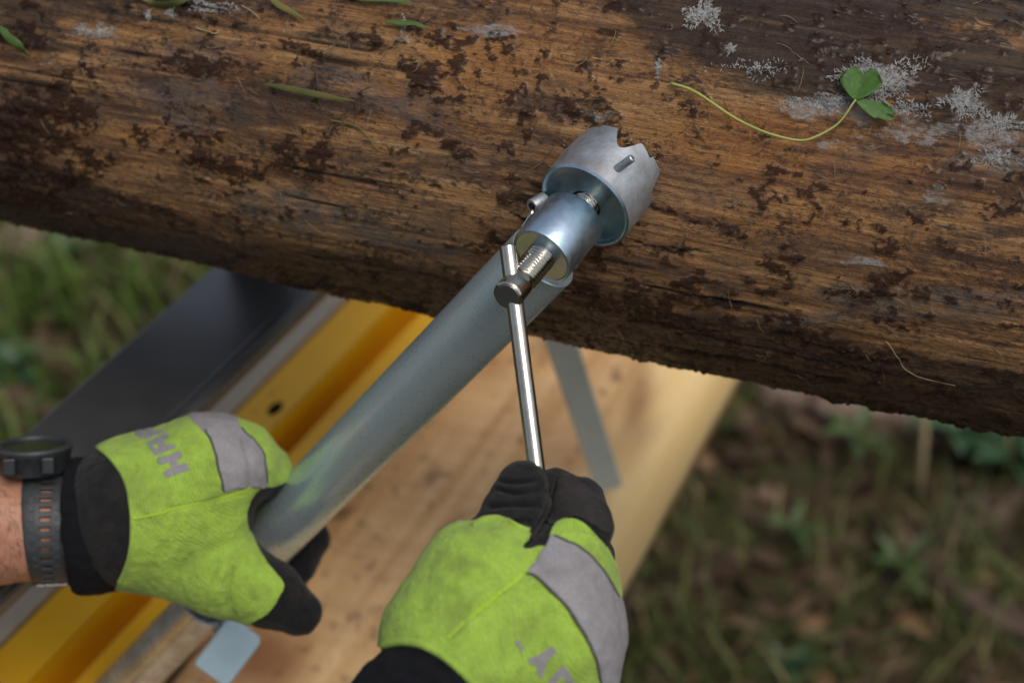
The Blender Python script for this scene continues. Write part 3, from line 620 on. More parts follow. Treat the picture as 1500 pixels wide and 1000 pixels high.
# angle of the side that faces the camera, to set the notch phase
fx = -unit(vdir - w_AX*np.dot(vdir, w_AX)); ph0 = math.atan2(np.dot(fx, v_), np.dot(fx, u_))
right = unit(np.cross(fx, w_AX)); sgn = 1 if np.dot(np.cross(w_AX, fx), c3(850, 340, 1) @ R3 - c3(800, 300, 1) @ R3) > 0 else -1
per = 2*math.pi/5
pp = (((th-ph0)*sgn + math.radians(7))/per + 0.5) % 1.0 - 0.5
notch = np.where(np.abs(pp) < 0.22, np.cos(pp/0.22*math.pi/2)**1.1, 0.0)
Lth = 0.0400 - 0.0125*notch - 0.003*np.clip(np.abs(pp)-0.24, 0, .26)/.26*(pp > 0)
R_C = 0.0300
rows = [(lambda t: 0.0024 + 0*t, 0.0098), (lambda t: 0.0028 + 0*t, 0.0238), (lambda t: 0.0012 + 0*t, 0.0258), (lambda t: 0.0004 + 0*t, 0.0266), (lambda t: 0*t, R_C-0.0012), (lambda t: 0.0012 + 0*t, R_C)]
for k in np.linspace(0.08, 1, 14): rows.append(((lambda k: (lambda t: 0.0012 + (t-0.0012)*k))(k), R_C + 0.0006*k))
rows.append((lambda t: t - 0.0006, R_C - 0.0026)); rows.append((lambda t: t*0.9-.002, R_C-0.0040)); rows.append((lambda t: 0*t+0.012, R_C-0.006)); rows.append((lambda t: 0*t+0.011, 0.0098))
VV = []
for f, r in rows: VV.append(w_FC + np.outer(f(Lth), a_) + np.outer(np.cos(th)*r, u_) + np.outer(np.sin(th)*r, v_))
VV = np.concatenate(VV); FF = []
for i in range(len(rows)):
    i2 = (i+1) % len(rows)
    for j in range(seg):
        k = (j+1) % seg; FF.append((i*seg+j, i*seg+k, i2*seg+k, i2*seg+j))
cup = cpart('toothed_cup', (VV, FF), 'zinc_cast', cl, 42)
cup.data.materials.append(M['zinc_blue'])
mi = np.zeros(len(FF), np.int32); mi[:5*seg] = 1; cup.data.polygons.foreach_set('material_index', mi)
pb0 = w_FC + w_AX*0.019 + fx*(R_C-0.002) + sgn*0*right
def cup_pt(t, phd, r): x = ph0 + sgn*math.radians(phd); return w_FC + w_AX*t + (u_*math.cos(x) + v_*math.sin(x))*r
q0, q1 = at(898, 252, 0.826), at(927, 231, 0.818)
qd = unit(q1-q0); pl = np.linalg.norm(q1-q0)+0.006
cpart('roll_pin', lathe([(-0.008, 0.0025), (pl-0.006-0.0006, 0.0025), (pl-0.006, 0.0019), (pl-0.006, 0.0012), (pl-0.009, 0.0011)], q0, qd, 20), 'zinc_cast', cup)
# threaded screw
def thread(t, r, thx): return r + 0.0009*(2*np.abs(((t/0.0022 + thx/(2*math.pi)) % 1.0)-0.5) - 0.5)
prof = [(t, 0.0084) for t in np.arange(-0.0680, 0.006, 0.00028)]
cpart('screw', lathe(prof, w_FC, w_AX, 40, thread), 'steel', cl, 60)
prof = [(-0.0862, 0.0), (-0.0862, 0.0078), (-0.0852, 0.0087), (-0.0705, 0.0087), (-0.0697, 0.0076), (-0.0688, 0.0064), (-0.0672, 0.0064), (-0.0670, 0.0080)]
vh = unit(AXP(-0.0775) - CW); w_HX = unit(w_AX + 0.55*vh); HO = AXP(-0.0775) + w_HX*0.0775
sh = cpart('screw_head', lathe(prof[:6] + [(-0.0688, 0.0064), (-0.0640, 0.0060)], HO, w_HX, 44, None, False), 'steel', cl, 35)
d_ = lathe([(-0.0864, 0.0), (-0.0866, 0.0070), (-0.0860, 0.0075)], HO, w_HX, 40, None, False)
cpart('head_face', d_, 'black_steel', sh, 35)
HC = AXP(-0.0775)                                           # where the tommy bar crosses the head
hcx, hcy = to_px(w2c(HC)); hcd = w2c(HC)[2]
b_low = at(786, 690, hcd-0.022); bdv = unit(HC - b_low)
bt_top = HC + bdv*0.0255
R_B = 0.0049
Lb = np.linalg.norm(HC-b_low) + 0.0255 + 0.055; bl0 = bt_top - bdv*Lb
cpart('handle_bar', lathe([(0, R_B-0.001), (0.001, R_B)] + [(x, R_B) for x in np.linspace(0.01, Lb-0.01, 8)] + [(Lb-0.001, R_B), (Lb, R_B-0.001)], bl0, bdv, 32), 'steel', cl, 35)
# retaining clip: rolled eye and wire on the left of the sleeve
e0, e1 = at(779, 303, 0.850), at(797, 292, 0.856)
ed = unit(e1-e0); eL = np.linalg.norm(e1-e0)
clip = cpart('clip_eye', lathe([(0, 0.0027), (0, 0.0043), (0.0006, 0.0046), (eL, 0.0046), (eL, 0.0027)], e0, ed, 26, None, False), 'zinc_cast')
wp = spline([at(783, 303, 0.852), at(779, 312, 0.849), at(773, 322, 0.850), at(764, 336, 0.853), at(757, 347, 0.858)], 16)
cpart('clip_wire', tube_path(wp, 0.0011, 8), 'steel', clip)

# socket tube below the left hand with its locking plate
s_hi, s_lo = TBm + (TBm-TA)*0.255, TBm + (TBm-TA)*0.60
sdv = unit(s_hi - s_lo); P_lo = c2w(s_lo - sdv*0.10); wsd = sdv @ R3; Ls = np.linalg.norm(s_hi-s_lo)+0.10
sk = thing('socket_tube', P_lo, 'worn galvanised socket tube with a pale blue locking plate below the left glove', 'tube')
R_K = 0.0200
cpart('tube_body', lathe([(0, R_K), (Ls-0.002, R_K), (Ls-0.0006, R_K+0.0003), (Ls, R_K-0.001), (Ls, R_K-0.0028), (Ls-0.06, R_K-0.0028)], P_lo, wsd, 56), 'galv', sk)
cpart('inner_rod', lathe([(0, 0.0135), (0.16, 0.0135)], c2w(TBm + (TBm-TA)*0.11), -w_td, 28), 'galv', sk)
pc = [c3(283, 972, 1.085), c3(332, 1008, 1.092), c3(385, 930, 1.10), c3(338, 900, 1.092)]
pcw = [c2w(p) for p in pc]; e_a = pcw[1]-pcw[0]; e_b = pcw[3]-pcw[0]; pn = unit(np.cross(e_a, e_b)); pn = pn if np.dot(pn, vdir) < 0 else -pn
def rounded(n=6, r=0.16):
    pts = []
    for cx_, cy_, s0_ in ((1-r, r, -90), (1-r, 1-r, 0), (r*.6, 1-r*.6, 90), (r*.6, r*.6, 180)):
        rr = r if cx_ > 0.5 else r*.6
        for k in range(n): x = math.radians(s0_ + 90*k/(n-1)); pts.append((cx_+rr*math.cos(x), cy_+rr*math.sin(x)))
    return pts
Vx, Fx = prism(rounded(), pcw[0], e_a, e_b, -pn, 0.004)
o = mk('locking_plate', Vx, Fx, M['blue_plate'], sk, False); bevel(o, 0.0008)
j0, j1 = c2w(c3(296, 905, 1.115)), c2w(c3(352, 932, 1.105))
cpart('clamp_bolt', lathe([(0, 0.0075), (np.linalg.norm(j1-j0), 0.0075)], j0, unit(j1-j0), 24), 'galv', sk)
wv_ = [c2w(c3(312+24*t, 945-48*t, 1.094)) + pn*0.001*math.sin(9*t) for t in np.linspace(0, 1, 18)]
cpart('weld_bead', tube_path(wv_, 0.0026 + 0.0009*np.sin(np.arange(18)*2.3), 8), 'blue_plate', sk)

# ------------------------------------------------------------------ arms and gloves (solid modelling by distance fields)
def cones(spec, k=0.008):
    """list of (px,py,d,rpx, px,py,d,rpx) tapered limbs -> function of points, smooth union"""
    C_ = [(c3(*q[0:3]), q[3]*K*q[2], c3(*q[4:7]), q[7]*K*q[6]) for q in spec]
    def f(P):
        D = None
        for a, ra, b_, rb in C_:
            ba = b_-a; t = np.clip((P-a) @ ba/np.dot(ba, ba), 0, 1)
            d = np.linalg.norm(P - a - t[..., None]*ba, axis=-1) - (ra + (rb-ra)*t)
            if D is None: D = d
            else:
                h = np.clip(0.5 + 0.5*(D-d)/k, 0, 1); D = D*(1-h) + d*h - k*h*(1-h)
        return D
    f.C = C_; return f
def surf_nets(F, o, h):
    S_ = F < 0; nx, ny, nz = F.shape
    cnt = sum(S_[i:nx-1+i, j:ny-1+j, k:nz-1+k].astype(np.int8) for i in (0, 1) for j in (0, 1) for k in (0, 1))
    act = (cnt > 0) & (cnt < 8); idx = np.full(act.shape, -1); A = np.argwhere(act); idx[act] = np.arange(len(A))
    cor = [(i, j, k) for i in (0, 1) for j in (0, 1) for k in (0, 1)]
    val = {c: F[A[:, 0]+c[0], A[:, 1]+c[1], A[:, 2]+c[2]] for c in cor}
    acc = np.zeros((len(A), 3)); num = np.zeros(len(A))
    for c in cor:
        for ax in range(3):
            if c[ax] == 0:
                e = list(c); e[ax] = 1; e = tuple(e); fa, fb = val[c], val[e]; x = (fa < 0) != (fb < 0)
                t = np.where(x, fa/np.where(x, fa-fb, 1), 0); p = np.tile(np.array(c, float), (len(A), 1)); p[:, ax] += t
                acc[x] += p[x]; num[x] += 1
    V = (A + acc/num[:, None])*h + o; Q = []
    for ax in range(3):
        o1, o2 = (ax+1) % 3, (ax+2) % 3
        sl0 = [slice(1, -1)]*3; sl1 = [slice(1, -1)]*3; sl0[ax] = slice(0, -1); sl1[ax] = slice(1, None)
        a, b_ = S_[tuple(sl0)], S_[tuple(sl1)]; E = np.argwhere(a != b_); fl = a[tuple(E.T)]
        off_ = np.ones(3, int); off_[ax] = 0; E = E + off_
        def cell(d1, d2):
            c = E.copy(); c[:, o1] -= d1; c[:, o2] -= d2; return idx[c[:, 0], c[:, 1], c[:, 2]]
        q = np.stack([cell(1, 1), cell(0, 1), cell(0, 0), cell(1, 0)], 1); q[~fl] = q[~fl][:, ::-1]; Q.append(q)
    Q = np.concatenate(Q); return V, Q[(Q >= 0).all(1)]
def relax(V, Q, n=4, lam=0.5):
    E = np.concatenate([Q[:, [0, 1]], Q[:, [1, 2]], Q[:, [2, 3]], Q[:, [3, 0]]])
    E = np.concatenate([E, E[:, ::-1]])
    for _ in range(n):
        s = np.zeros_like(V); c = np.zeros(len(V)); np.add.at(s, E[:, 0], V[E[:, 1]]); np.add.at(c, E[:, 0], 1)
        V = V + lam*(s/np.maximum(c, 1)[:, None] - V)
    return V
def normals(V, T):
    n_ = np.cross(V[T[:, 1]]-V[T[:, 0]], V[T[:, 2]]-V[T[:, 0]]); N_ = np.zeros_like(V)
    for k in range(T.shape[1]): np.add.at(N_, T[:, k], n_)
    return N_/(np.linalg.norm(N_, axis=1)[:, None]+1e-12)
def polysd(px, py, poly):
    """signed distance (px) to a closed polygon, positive inside"""
    P = np.asarray(poly, float); Qn = np.roll(P, -1, 0); D = np.full(px.shape, 1e9); ins = np.zeros(px.shape, bool)
    for (x0, y0), (x1, y1) in zip(P, Qn):
        ex, ey = x1-x0, y1-y0; t = np.clip(((px-x0)*ex+(py-y0)*ey)/(ex*ex+ey*ey+1e-12), 0, 1)
        D = np.minimum(D, np.hypot(px-x0-t*ex, py-y0-t*ey))
        cr = ((y0 <= py) & (py < y1)) | ((y1 <= py) & (py < y0))
        with np.errstate(all='ignore'): ins ^= cr & (px < x0 + (py-y0)/(y1-y0)*ex)
    return np.where(ins, D, -D)
def smooth_poly(P, n=6): P = np.asarray(P, float); Q = spline(np.concatenate([P, P[:1]]), len(P)*n); return Q[:-1]
def clip(V, T, s):
    """keep the part of a triangle mesh where s > 0, cutting triangles exactly along s = 0"""
    pos = s[T] > 0; c = pos.sum(1); full = T[c == 3]; newV = []; newT = []; cache = {}; nV = len(V)
    def cut(i, j):
        key = (min(i, j), max(i, j))
        if key not in cache:
            t = s[i]/(s[i]-s[j]); newV.append(V[i] + (V[j]-V[i])*t); cache[key] = nV + len(newV) - 1
        return cache[key]
    for tr, p in zip(T[(c == 1) | (c == 2)].tolist(), pos[(c == 1) | (c == 2)].tolist()):
        ring = []
        for k in range(3):
            i, j = tr[k], tr[(k+1) % 3]
            if p[k]: ring.append(i)
            if p[k] != p[(k+1) % 3]: ring.append(cut(i, j))
        for k in range(1, len(ring)-1): newT.append((ring[0], ring[k], ring[k+1]))
    Va = np.concatenate([V, np.array(newV)]) if newV else V
    Ta = np.concatenate([full, np.array(newT, int)]) if newT else full
    used, inv = np.unique(Ta, return_inverse=True); return Va[used], inv.reshape(-1, 3)
def subdiv(V, T):
    E = np.sort(np.concatenate([T[:, [0, 1]], T[:, [1, 2]], T[:, [2, 0]]]), 1); u, inv = np.unique(E, axis=0, return_inverse=True)
    mid = (V[u[:, 0]]+V[u[:, 1]])/2; n_ = len(V); k = len(T); a, b_, c = inv.ravel()[:k]+n_, inv.ravel()[k:2*k]+n_, inv.ravel()[2*k:]+n_
    T2 = np.concatenate([np.stack([T[:, 0], a, c], 1), np.stack([a, T[:, 1], b_], 1), np.stack([c, b_, T[:, 2]], 1), np.stack([a, b_, c], 1)])
    return np.concatenate([V, mid]), T2
class Solid:
    def __init__(self, groups, h=0.0016, k2=0.003, relaxn=4, dents=(), lump=0.0005, seed=0, sub=None):
        pts = np.concatenate([[c[0]-c[1], c[0]+c[1], c[2]-c[3], c[2]+c[3]] for g in groups for c in g.C])
        lo, hi = pts.min(0)-0.008, pts.max(0)+0.008; dim = np.ceil((hi-lo)/h).astype(int)+1
        G = np.stack(np.meshgrid(*[lo[i]+np.arange(dim[i])*h for i in range(3)], indexing='ij'), -1)
        D = None
        for g in groups:
            d = g(G)
            if D is None: D = d
            else: hh = np.clip(0.5+0.5*(D-d)/k2, 0, 1); D = D*(1-hh)+d*hh-k2*hh*(1-hh)
        if sub is not None: D = np.maximum(D, -sub(G))
        V, Q = surf_nets(D, lo, h); V = relax(V, Q, relaxn)
        T = np.concatenate([Q[:, [0, 1, 2]], Q[:, [0, 2, 3]]])
        V, T = subdiv(V, T); n_ = normals(V, T)
        if np.sum(np.einsum('ij,ij->i', V[T[:, 0]], np.cross(V[T[:, 1]], V[T[:, 2]]))) < 0: T = T[:, ::-1]; n_ = -n_
        n_ = normals(V, T)
        px, py = to_px(V); dsp = lump*1.9*fbm(V[:, 0]*70, V[:, 1]*70, V[:, 2]*70, o=4, seed=seed+90) + lump*0.8*fbm(V[:, 0]*190, V[:, 1]*190, V[:, 2]*190, o=2, seed=seed+95)
        for pl_, wd, dp in dents:
            P = spline(pl_, 20); dd = np.full(len(V), 1e9)
            for (x0, y0), (x1, y1) in zip(P[:-1], P[1:]):
                ex, ey = x1-x0, y1-y0; t = np.clip(((px-x0)*ex+(py-y0)*ey)/(ex*ex+ey*ey+1e-9), 0, 1); dd = np.minimum(dd, np.hypot(px-x0-t*ex, py-y0-t*ey))
            fr = np.clip(-np.einsum('ij,ij->i', n_, V/np.linalg.norm(V, axis=1)[:, None]), 0, 1)
            dsp -= 1.45*dp*np.exp(-(dd/wd)**2)*fr
        self.V = V + n_*dsp[:, None]; self.T = T; self.update()
    def update(self):
        self.N = normals(self.V, self.T); self.px, self.py = to_px(self.V)
        self.face = -np.einsum('ij,ij->i', self.N, self.V/np.linalg.norm(self.V, axis=1)[:, None])
        self.bvh = BVHTree.FromPolygons(c2w(self.V).tolist(), self.T.tolist())
    def obj(self, name, mat, parent): return mk(name, c2w(self.V), self.T, M[mat], parent)
    def patch(self, name, poly, mat, parent, lift=0.0003, thick=0.0012, dmax=9.0, back=0.2, fine=False, holes=(), rnd=6):
        V, T, N_, px, py, fc = self.V, self.T, self.N, self.px, self.py, self.face
        if fine:
            P = np.asarray(poly); k = (px[T].min(1) < P[:, 0].max()+4) & (px[T].max(1) > P[:, 0].min()-4) & (py[T].min(1) < P[:, 1].max()+4) & (py[T].max(1) > P[:, 1].min()-4) & (fc[T].max(1) > 0)
            us, inv = np.unique(T[k], return_inverse=True); V, T, N_ = V[us], inv.reshape(-1, 3), N_[us]
            V = np.concatenate([V, N_], 1); V, T = subdiv(V, T); V, T = subdiv(V, T); N_ = V[:, 3:]/np.linalg.norm(V[:, 3:], axis=1)[:, None]; V = V[:, :3]
            px, py = to_px(V); fc = -np.einsum('ij,ij->i', N_, V/np.linalg.norm(V, axis=1)[:, None])
        P = smooth_poly(poly, rnd) if rnd else np.asarray(poly, float)
        s = polysd(px, py, P)
        for hl in holes: s = np.minimum(s, -polysd(px, py, np.asarray(hl, float)))
        s = np.minimum(s, (fc+back)*60); s = np.minimum(s, (dmax - V[:, 2])/K)
        Vc, Tc = clip(np.concatenate([V, N_], 1), T, s)
        if len(Tc) == 0: print('EMPTY PATCH', name); return None
        n_ = Vc[:, 3:]/np.linalg.norm(Vc[:, 3:], axis=1)[:, None]; v0 = Vc[:, :3]
        lo_, hi_ = v0 + n_*(lift-0.0004), v0 + n_*(lift+thick); nv = len(v0)
        e = np.concatenate([Tc[:, [0, 1]], Tc[:, [1, 2]], Tc[:, [2, 0]]]); key = np.sort(e, 1)
        u, first, cnt = np.unique(key, axis=0, return_index=True, return_counts=True); be = e[first[cnt == 1]]
        # a rounded rim: border ring pulled in a little at the top
        side = np.concatenate([np.stack([be[:, 0], be[:, 1], be[:, 1]+nv], 1), np.stack([be[:, 0], be[:, 1]+nv, be[:, 0]+nv], 1)])
        bv = np.unique(be); hi_[bv] -= n_[bv]*thick*0.45
        o = mk(name, c2w(np.concatenate([lo_, hi_])), np.concatenate([Tc+nv, side[:, [1, 0, 2]] if False else side]), M[mat], parent)
        return o
    def line(self, name, pts, mat, parent, r=0.0007, lift=0.0012, n=60, dash=False):
        W = []
        for x, y in spline(pts, n):
            p, n_ = on(self.bvh, x, y, lift)
            if p is not None: W.append(p)
        W = np.array(W); 
        for _ in range(2): W[1:-1] = (W[:-2]+2*W[1:-1]+W[2:])/4
        if dash:
            parts = [tube_path(W[i:i+2] if i+2 <= len(W) else W[-2:], r, 5) for i in range(0, len(W)-1, 2)]
            V_, F_ = join(parts)
        else: V_, F_ = tube_path(W, r, 6)
        return mk(name, V_, F_, M[mat], parent)

person = thing('person', at(-350, 900, 0.95), 'worker in lime and black gloves gripping the clamp post and its turning bar', 'person')
# --- left arm with bare forearm
armL = Solid([cones([(-420, 812, 0.93, 112, -60, 778, 0.975, 88), (-60, 778, 0.975, 88, 40, 770, 0.99, 79), (40, 770, 0.99, 77, 190, 762, 1.0, 68)], 0.003)], 0.0026, relaxn=3, lump=0.0004)
armL.obj('arm', 'skin', person)
cutL = lambda P: (P - c3(104, 760, 1.0)) @ unit([0.97, 0.05, 0.17])
cuffL = Solid([cones([(128, 766, 0.995, 98, 215, 758, 1.0, 92), (95, 800, 1.01, 60, 150, 800, 1.01, 60)], 0.02)], 0.0022, relaxn=3, lump=0.0008, seed=3, sub=cutL,
              dents=[([(130, 690), (150, 760), (140, 830)], 6, 0.0010), ([(160, 700), (178, 770), (165, 830)], 5, 0.0008)])
# --- left glove
palm = cones([(205, 740, 0.985, 88, 330, 690, 0.985, 64), (215, 715, 0.99, 78, 300, 672, 0.99, 58), (215, 790, 0.99, 68, 270, 790, 0.99, 74), (260, 760, 0.985, 84, 308, 764, 0.985, 58),
              (300, 690, 0.985, 72, 352, 678, 0.988, 52), (185, 755, 0.995, 98, 225, 750, 0.99, 96)], 0.016)
thumbL = cones([(235, 805, 0.985, 64, 330, 838, 0.985, 57), (330, 838, 0.985, 57, 392, 868, 0.99, 44), (392, 868, 0.99, 44, 437, 896, 1.0, 35)], 0.012)
indexL = cones([(350, 672, 0.987, 46, 385, 690, 1.0, 36), (385, 690, 1.0, 36, 414, 724, 1.085, 31), (414, 724, 1.085, 31, 452, 790, 1.105, 29), (452, 790, 1.105, 29, 436, 832, 1.075, 26)], 0.006)
midL = cones([(320, 675, 1.0, 40, 372, 745, 1.10, 32), (372, 745, 1.10, 32, 425, 832, 1.125, 29), (425, 832, 1.125, 29, 420, 862, 1.09, 26)], 0.006)
ringL = cones([(285, 690, 1.0, 40, 330, 770, 1.11, 31), (330, 770, 1.11, 31, 385, 868, 1.145, 28), (385, 868, 1.145, 28, 385, 885, 1.11, 25)], 0.006)
litL = cones([(250, 720, 1.0, 38, 300, 800, 1.11, 28), (300, 800, 1.11, 28, 340, 872, 1.14, 25), (340, 872, 1.14, 25, 350, 885, 1.11, 23)], 0.006)
dentsL = [([(340, 905), (338, 870), (345, 835)], 7, 0.0022), ([(300, 892), (305, 855), (318, 825)], 7, 0.0016), ([(268, 885), (268, 850), (278, 815)], 8, 0.0012), ([(372, 880), (362, 850), (352, 820)], 6, 0.0012),
          ([(215, 860), (225, 830), (240, 800)], 9, 0.0010), ([(392, 835), (372, 800), (352, 775)], 6, 0.0010), ([(250, 745), (300, 735), (360, 718)], 4, 0.0014), ([(352, 640), (362, 680), (364, 712)], 5, 0.0010), ([(215, 660), (240, 720), (240, 800)], 12, 0.0008)]
gL = Solid([palm, thumbL, indexL, midL, ringL, litL], 0.0016, k2=0.004, dents=dentsL, lump=0.0006, seed=5)
glove = gL.obj('glove', 'black_knit', person); glove['label'] = 'left glove gripping the post, black palm with lime back'
cuffL.obj('cuff', 'navy_cuff', glove)
lim = [(98, 628), (110, 652), (145, 656), (170, 678), (186, 705), (195, 745), (195, 790), (188, 825), (170, 868), (215, 900), (275, 905), (345, 925), (371, 909), (392, 897), (408, 875), (415, 856), (402, 838), (384, 815), (368, 785), (360, 764), (362, 742), (372, 722), (384, 713), (398, 712), (415, 706), (440, 690), (420, 640), (340, 590), (220, 590)]
gL.patch('back_panel', lim, 'lime', glove, 0.0002, 0.0016, 1.05, 0.35)
gL.patch('reflective_strip', [(270, 600), (283, 620), (303, 640), (314, 670), (322, 700), (327, 719), (345, 714), (372, 712), (386, 712), (389, 690), (385, 668), (372, 648), (350, 628), (338, 600)], 'reflective', glove, 0.0018, 0.0008, 1.03, 0.3, rnd=5)
gL.line('seam', [(197, 759), (215, 756), (250, 748), (300, 735), (328, 724), (366, 712)], 'lime_seam', glove, 0.0009, 0.0020)
gL.line('seam', [(302, 632), (314, 664), (323, 698), (328, 718)], 'stitch', glove, 0.0007, 0.0028)
gL.line('seam', [(352, 630), (372, 650), (384, 670), (388, 705)], 'stitch', glove, 0.0006, 0.0028)
gL.line('cuff_hem', [(112, 652), (145, 657), (170, 679), (186, 706), (194, 745), (195, 790), (188, 825), (176, 852)], 'lime', glove, 0.0020, 0.0010)
# printed letters on the lime panel: strokes in letter space (right, up) put on two directions
def glyph(strokes, O, ex, ey): return [[tuple(np.asarray(O) + a*np.asarray(ex) + b_*np.asarray(ey)) for a, b_ in st] for st in strokes]
c_ = lambda x, y: (190 + x*0.11, 600 + y*0.11)
letters = [([(505, 915), (810, 800), (775, 705), (660, 735), (640, 690), (720, 630), (690, 560), (380, 665), (420, 745), (535, 705), (575, 775), (455, 855)], []),
           ([(235, 455), (400, 390), (520, 345), (555, 390), (470, 430), (490, 490), (600, 470), (635, 515), (350, 625)], [[(330, 490), (385, 470), (420, 520), (375, 550)]]),
           ([(75, 345), (95, 295), (180, 255), (300, 265), (330, 320), (470, 300), (480, 335), (330, 380), (240, 410), (150, 410)], [[(180, 320), (225, 310), (245, 345), (195, 360)]])]
for poly, hl in letters:
    gL.patch('letter', [c_(*p) for p in poly], 'reflective', glove, 0.0014, 0.0009, 1.03, 0.1, True, [[c_(*p) for p in h_] for h_ in hl], 0)

# --- watch on the left wrist
wa = unit([0.985, 0.02, 0.17]); WC = c3(79, 770, 0.995)
wu = unit(np.array([0, 1.0, 0]) - wa*wa[1]); wf = np.cross(wa, wu); wf = wf if wf[2] < 0 else -wf    # up, towards the camera
watch = tag(bpy.data.objects.new('watch', None)); COL.objects.link(watch); watch.parent = person; watch.matrix_parent_inverse = Matrix.Translation(-person.location)
watch['label'] = 'black sports watch with slotted rubber strap'
RW = 0.0388
def band_pt(ang, x, r):                      # ang 0 = top of wrist, 90 = towards the camera
    a = math.radians(ang); return c2w(WC + wa*x + (wu*math.cos(a) + wf*math.sin(a))*r)
wid = lambda ang: 0.0172 - 0.0050*sstep(15, 150, ang)
slots = [(36 + 9.6*i, 36 + 9.6*i + 4.0) for i in range(12)]
angs = sorted(set([14, 20, 28] + [x for s in slots for x in s] + list(np.arange(155, 340, 8))))
V_, F_ = [], []; colsN = 6
for a in angs:
    wdt = wid(a); r_ = RW + 0.0002*math.sin(a)
    for cx_ in (-1, -0.74, -0.24, 0.24, 0.74, 1):
        hump = 0.0016 - 0.0010*abs(cx_)**3
        V_.append(band_pt(a, cx_*wdt, r_ + hump))
for i in range(len(angs)-1):
    am = (angs[i]+angs[i+1])/2; sl_ = any(s[0] < am < s[1] for s in slots)
    for j in range(colsN-1):
        if sl_ and j == 2: continue
        F_.append((i*6+j, i*6+j+1, (i+1)*6+j+1, (i+1)*6+j))
st = mk('strap', np.array(V_), F_, M['rubber'], watch, True)
md = st.modifiers.new('solid', 'SOLIDIFY'); md.thickness = 0.0028; md.offset = 0.0
bevel(st, 0.0006, 2, 30)
pads_V = []
for s in slots[:10]:                         # raised blocks beside each slot
    for sg in (-1, 1):
        am = (s[0]+s[1])/2; wdt = wid(am)
        p = band_pt(am, sg*0.58*wdt, RW+0.0024); n_ = unit(band_pt(am, 0, RW+1)-band_pt(am, 0, RW)); t_ = unit(band_pt(am+1, 0, RW)-band_pt(am-1, 0, RW))
        pads_V.append(box(p, (wa @ R3)*0.0020, t_*0.0016, n_*0.0009))
Vp, Fp = join(pads_V); o = mk('strap_ribs', Vp, Fp, M['rubber'], st, False); bevel(o, 0.0004)
bk = [band_pt(158, x, RW+0.0030) for x in np.linspace(-0.013, 0.013, 8)]
mk('buckle', *tube_path(np.array(bk), 0.0012, 8), M['buckle'], watch)
wn_ = unit(wu*0.98 + wf*0.17); wn_w = wn_ @ R3
WT = c2w(c3(50, 656, 0.978))                 # centre of the watch glass
case = mk('watch_case', *lathe([(-0.0165, 0.020), (-0.0150, 0.0225), (-0.0035, 0.0245), (-0.0010, 0.0258), (0.0012, 0.0258), (0.0026, 0.0246), (0.0026, 0.0212), (0.0010, 0.0200)], WT, wn_w, 56, None, False), M['watch_case'], watch); autosmooth(case, 32)
mk('watch_glass', *lathe([(0.0011, 0.0), (0.0011, 0.0203)], WT, wn_w, 48, None, False), M['crystal'], case)
autosmooth(mk('bezel', *lathe([(0.0018, 0.0208), (0.0032, 0.0214), (0.0036, 0.0236), (0.0030, 0.0250), (0.0014, 0.0261)], WT, wn_w, 56, None, False), M['rubber'], case), 32)
for sg in (-1, 1):
    p = WT - wn_w*0.011 + (wf @ R3)*0.0225 + (wa @ R3)*(0.0125*sg)
    bevel(mk('lug', *box(p, (wa @ R3)*0.0042, (wf @ R3)*0.0050, wn_w*0.0060), M['watch_case'], case, False), 0.0014)
for sg, up in ((-1, -0.005), (-1, -0.0085)):
    pp_ = WT + wn_w*up - (wa @ R3)*0.0225 + (wf @ R3)*0.0125
    mk('button', *lathe([(0, 0.0024), (0.003, 0.0024), (0.0036, 0.0018)], pp_, unit(-(wa @ R3)*.8 + (wf @ R3)*.6), 18), M['watch_case'], case)
# forearm hairs
abv = armL.bvh; hv = []
for k in range(230):
    x, y = random.uniform(-40, 46), random.uniform(690, 850)
    p, n_ = on(abv, x, y)
    if p is None: continue
    t_ = unit((wa @ R3)*random.uniform(-.2, .8) + ((wf*random.uniform(-.2, .5) - wu*random.uniform(0.1, 1.0)) @ R3)); t_ = unit(t_ - n_*np.dot(t_, n_))
    Lh = random.uniform(0.004, 0.010)
    hv.append(tube_path([p, p + t_*Lh*.5 + n_*Lh*.22, p + t_*Lh + n_*Lh*.18], [0.00011, 0.00009, 0.00004], 3, False))
o = mk('arm_hair', *join(hv), M['hair'], person); o['kind'] = 'stuff'

# --- right arm, cuff and glove
armR = Solid([cones([(330, 1440, 0.66, 122, 540, 1150, 0.70, 88), (540, 1150, 0.70, 88, 640, 1020, 0.725, 56)], 0.02)], 0.0028, relaxn=3, lump=0.0004)
armR.obj('arm', 'skin', person)
cuffR = Solid([cones([(535, 1150, 0.70, 122, 618, 1044, 0.715, 95), (618, 1044, 0.715, 95, 652, 1000, 0.725, 68)], 0.02)], 0.0024, relaxn=3, lump=0.0010, seed=11,
              dents=[([(560, 985), (620, 965), (690, 1010)], 7, 0.0012), ([(560, 1000), (600, 985), (650, 1010)], 5, 0.001)])
palmR = cones([(665, 950, 0.735, 92, 720, 870, 0.74, 88), (720, 870, 0.74, 88, 790, 850, 0.745, 62), (700, 960, 0.735, 110, 800, 930, 0.74, 92), (790, 960, 0.74, 92, 820, 1010, 0.745, 78),
               (780, 880, 0.74, 70, 830, 812, 0.745, 48), (800, 900, 0.74, 78, 848, 850, 0.752, 52), (640, 930, 0.735, 72, 690, 830, 0.745, 56), (820, 940, 0.742, 76, 838, 925, 0.752, 68)], 0.016)
thumbR = cones([(660, 900, 0.74, 78, 722, 812, 0.748, 50), (722, 812, 0.748, 50, 757, 745, 0.756, 42), (757, 745, 0.756, 42, 766, 711, 0.757, 37)], 0.008)
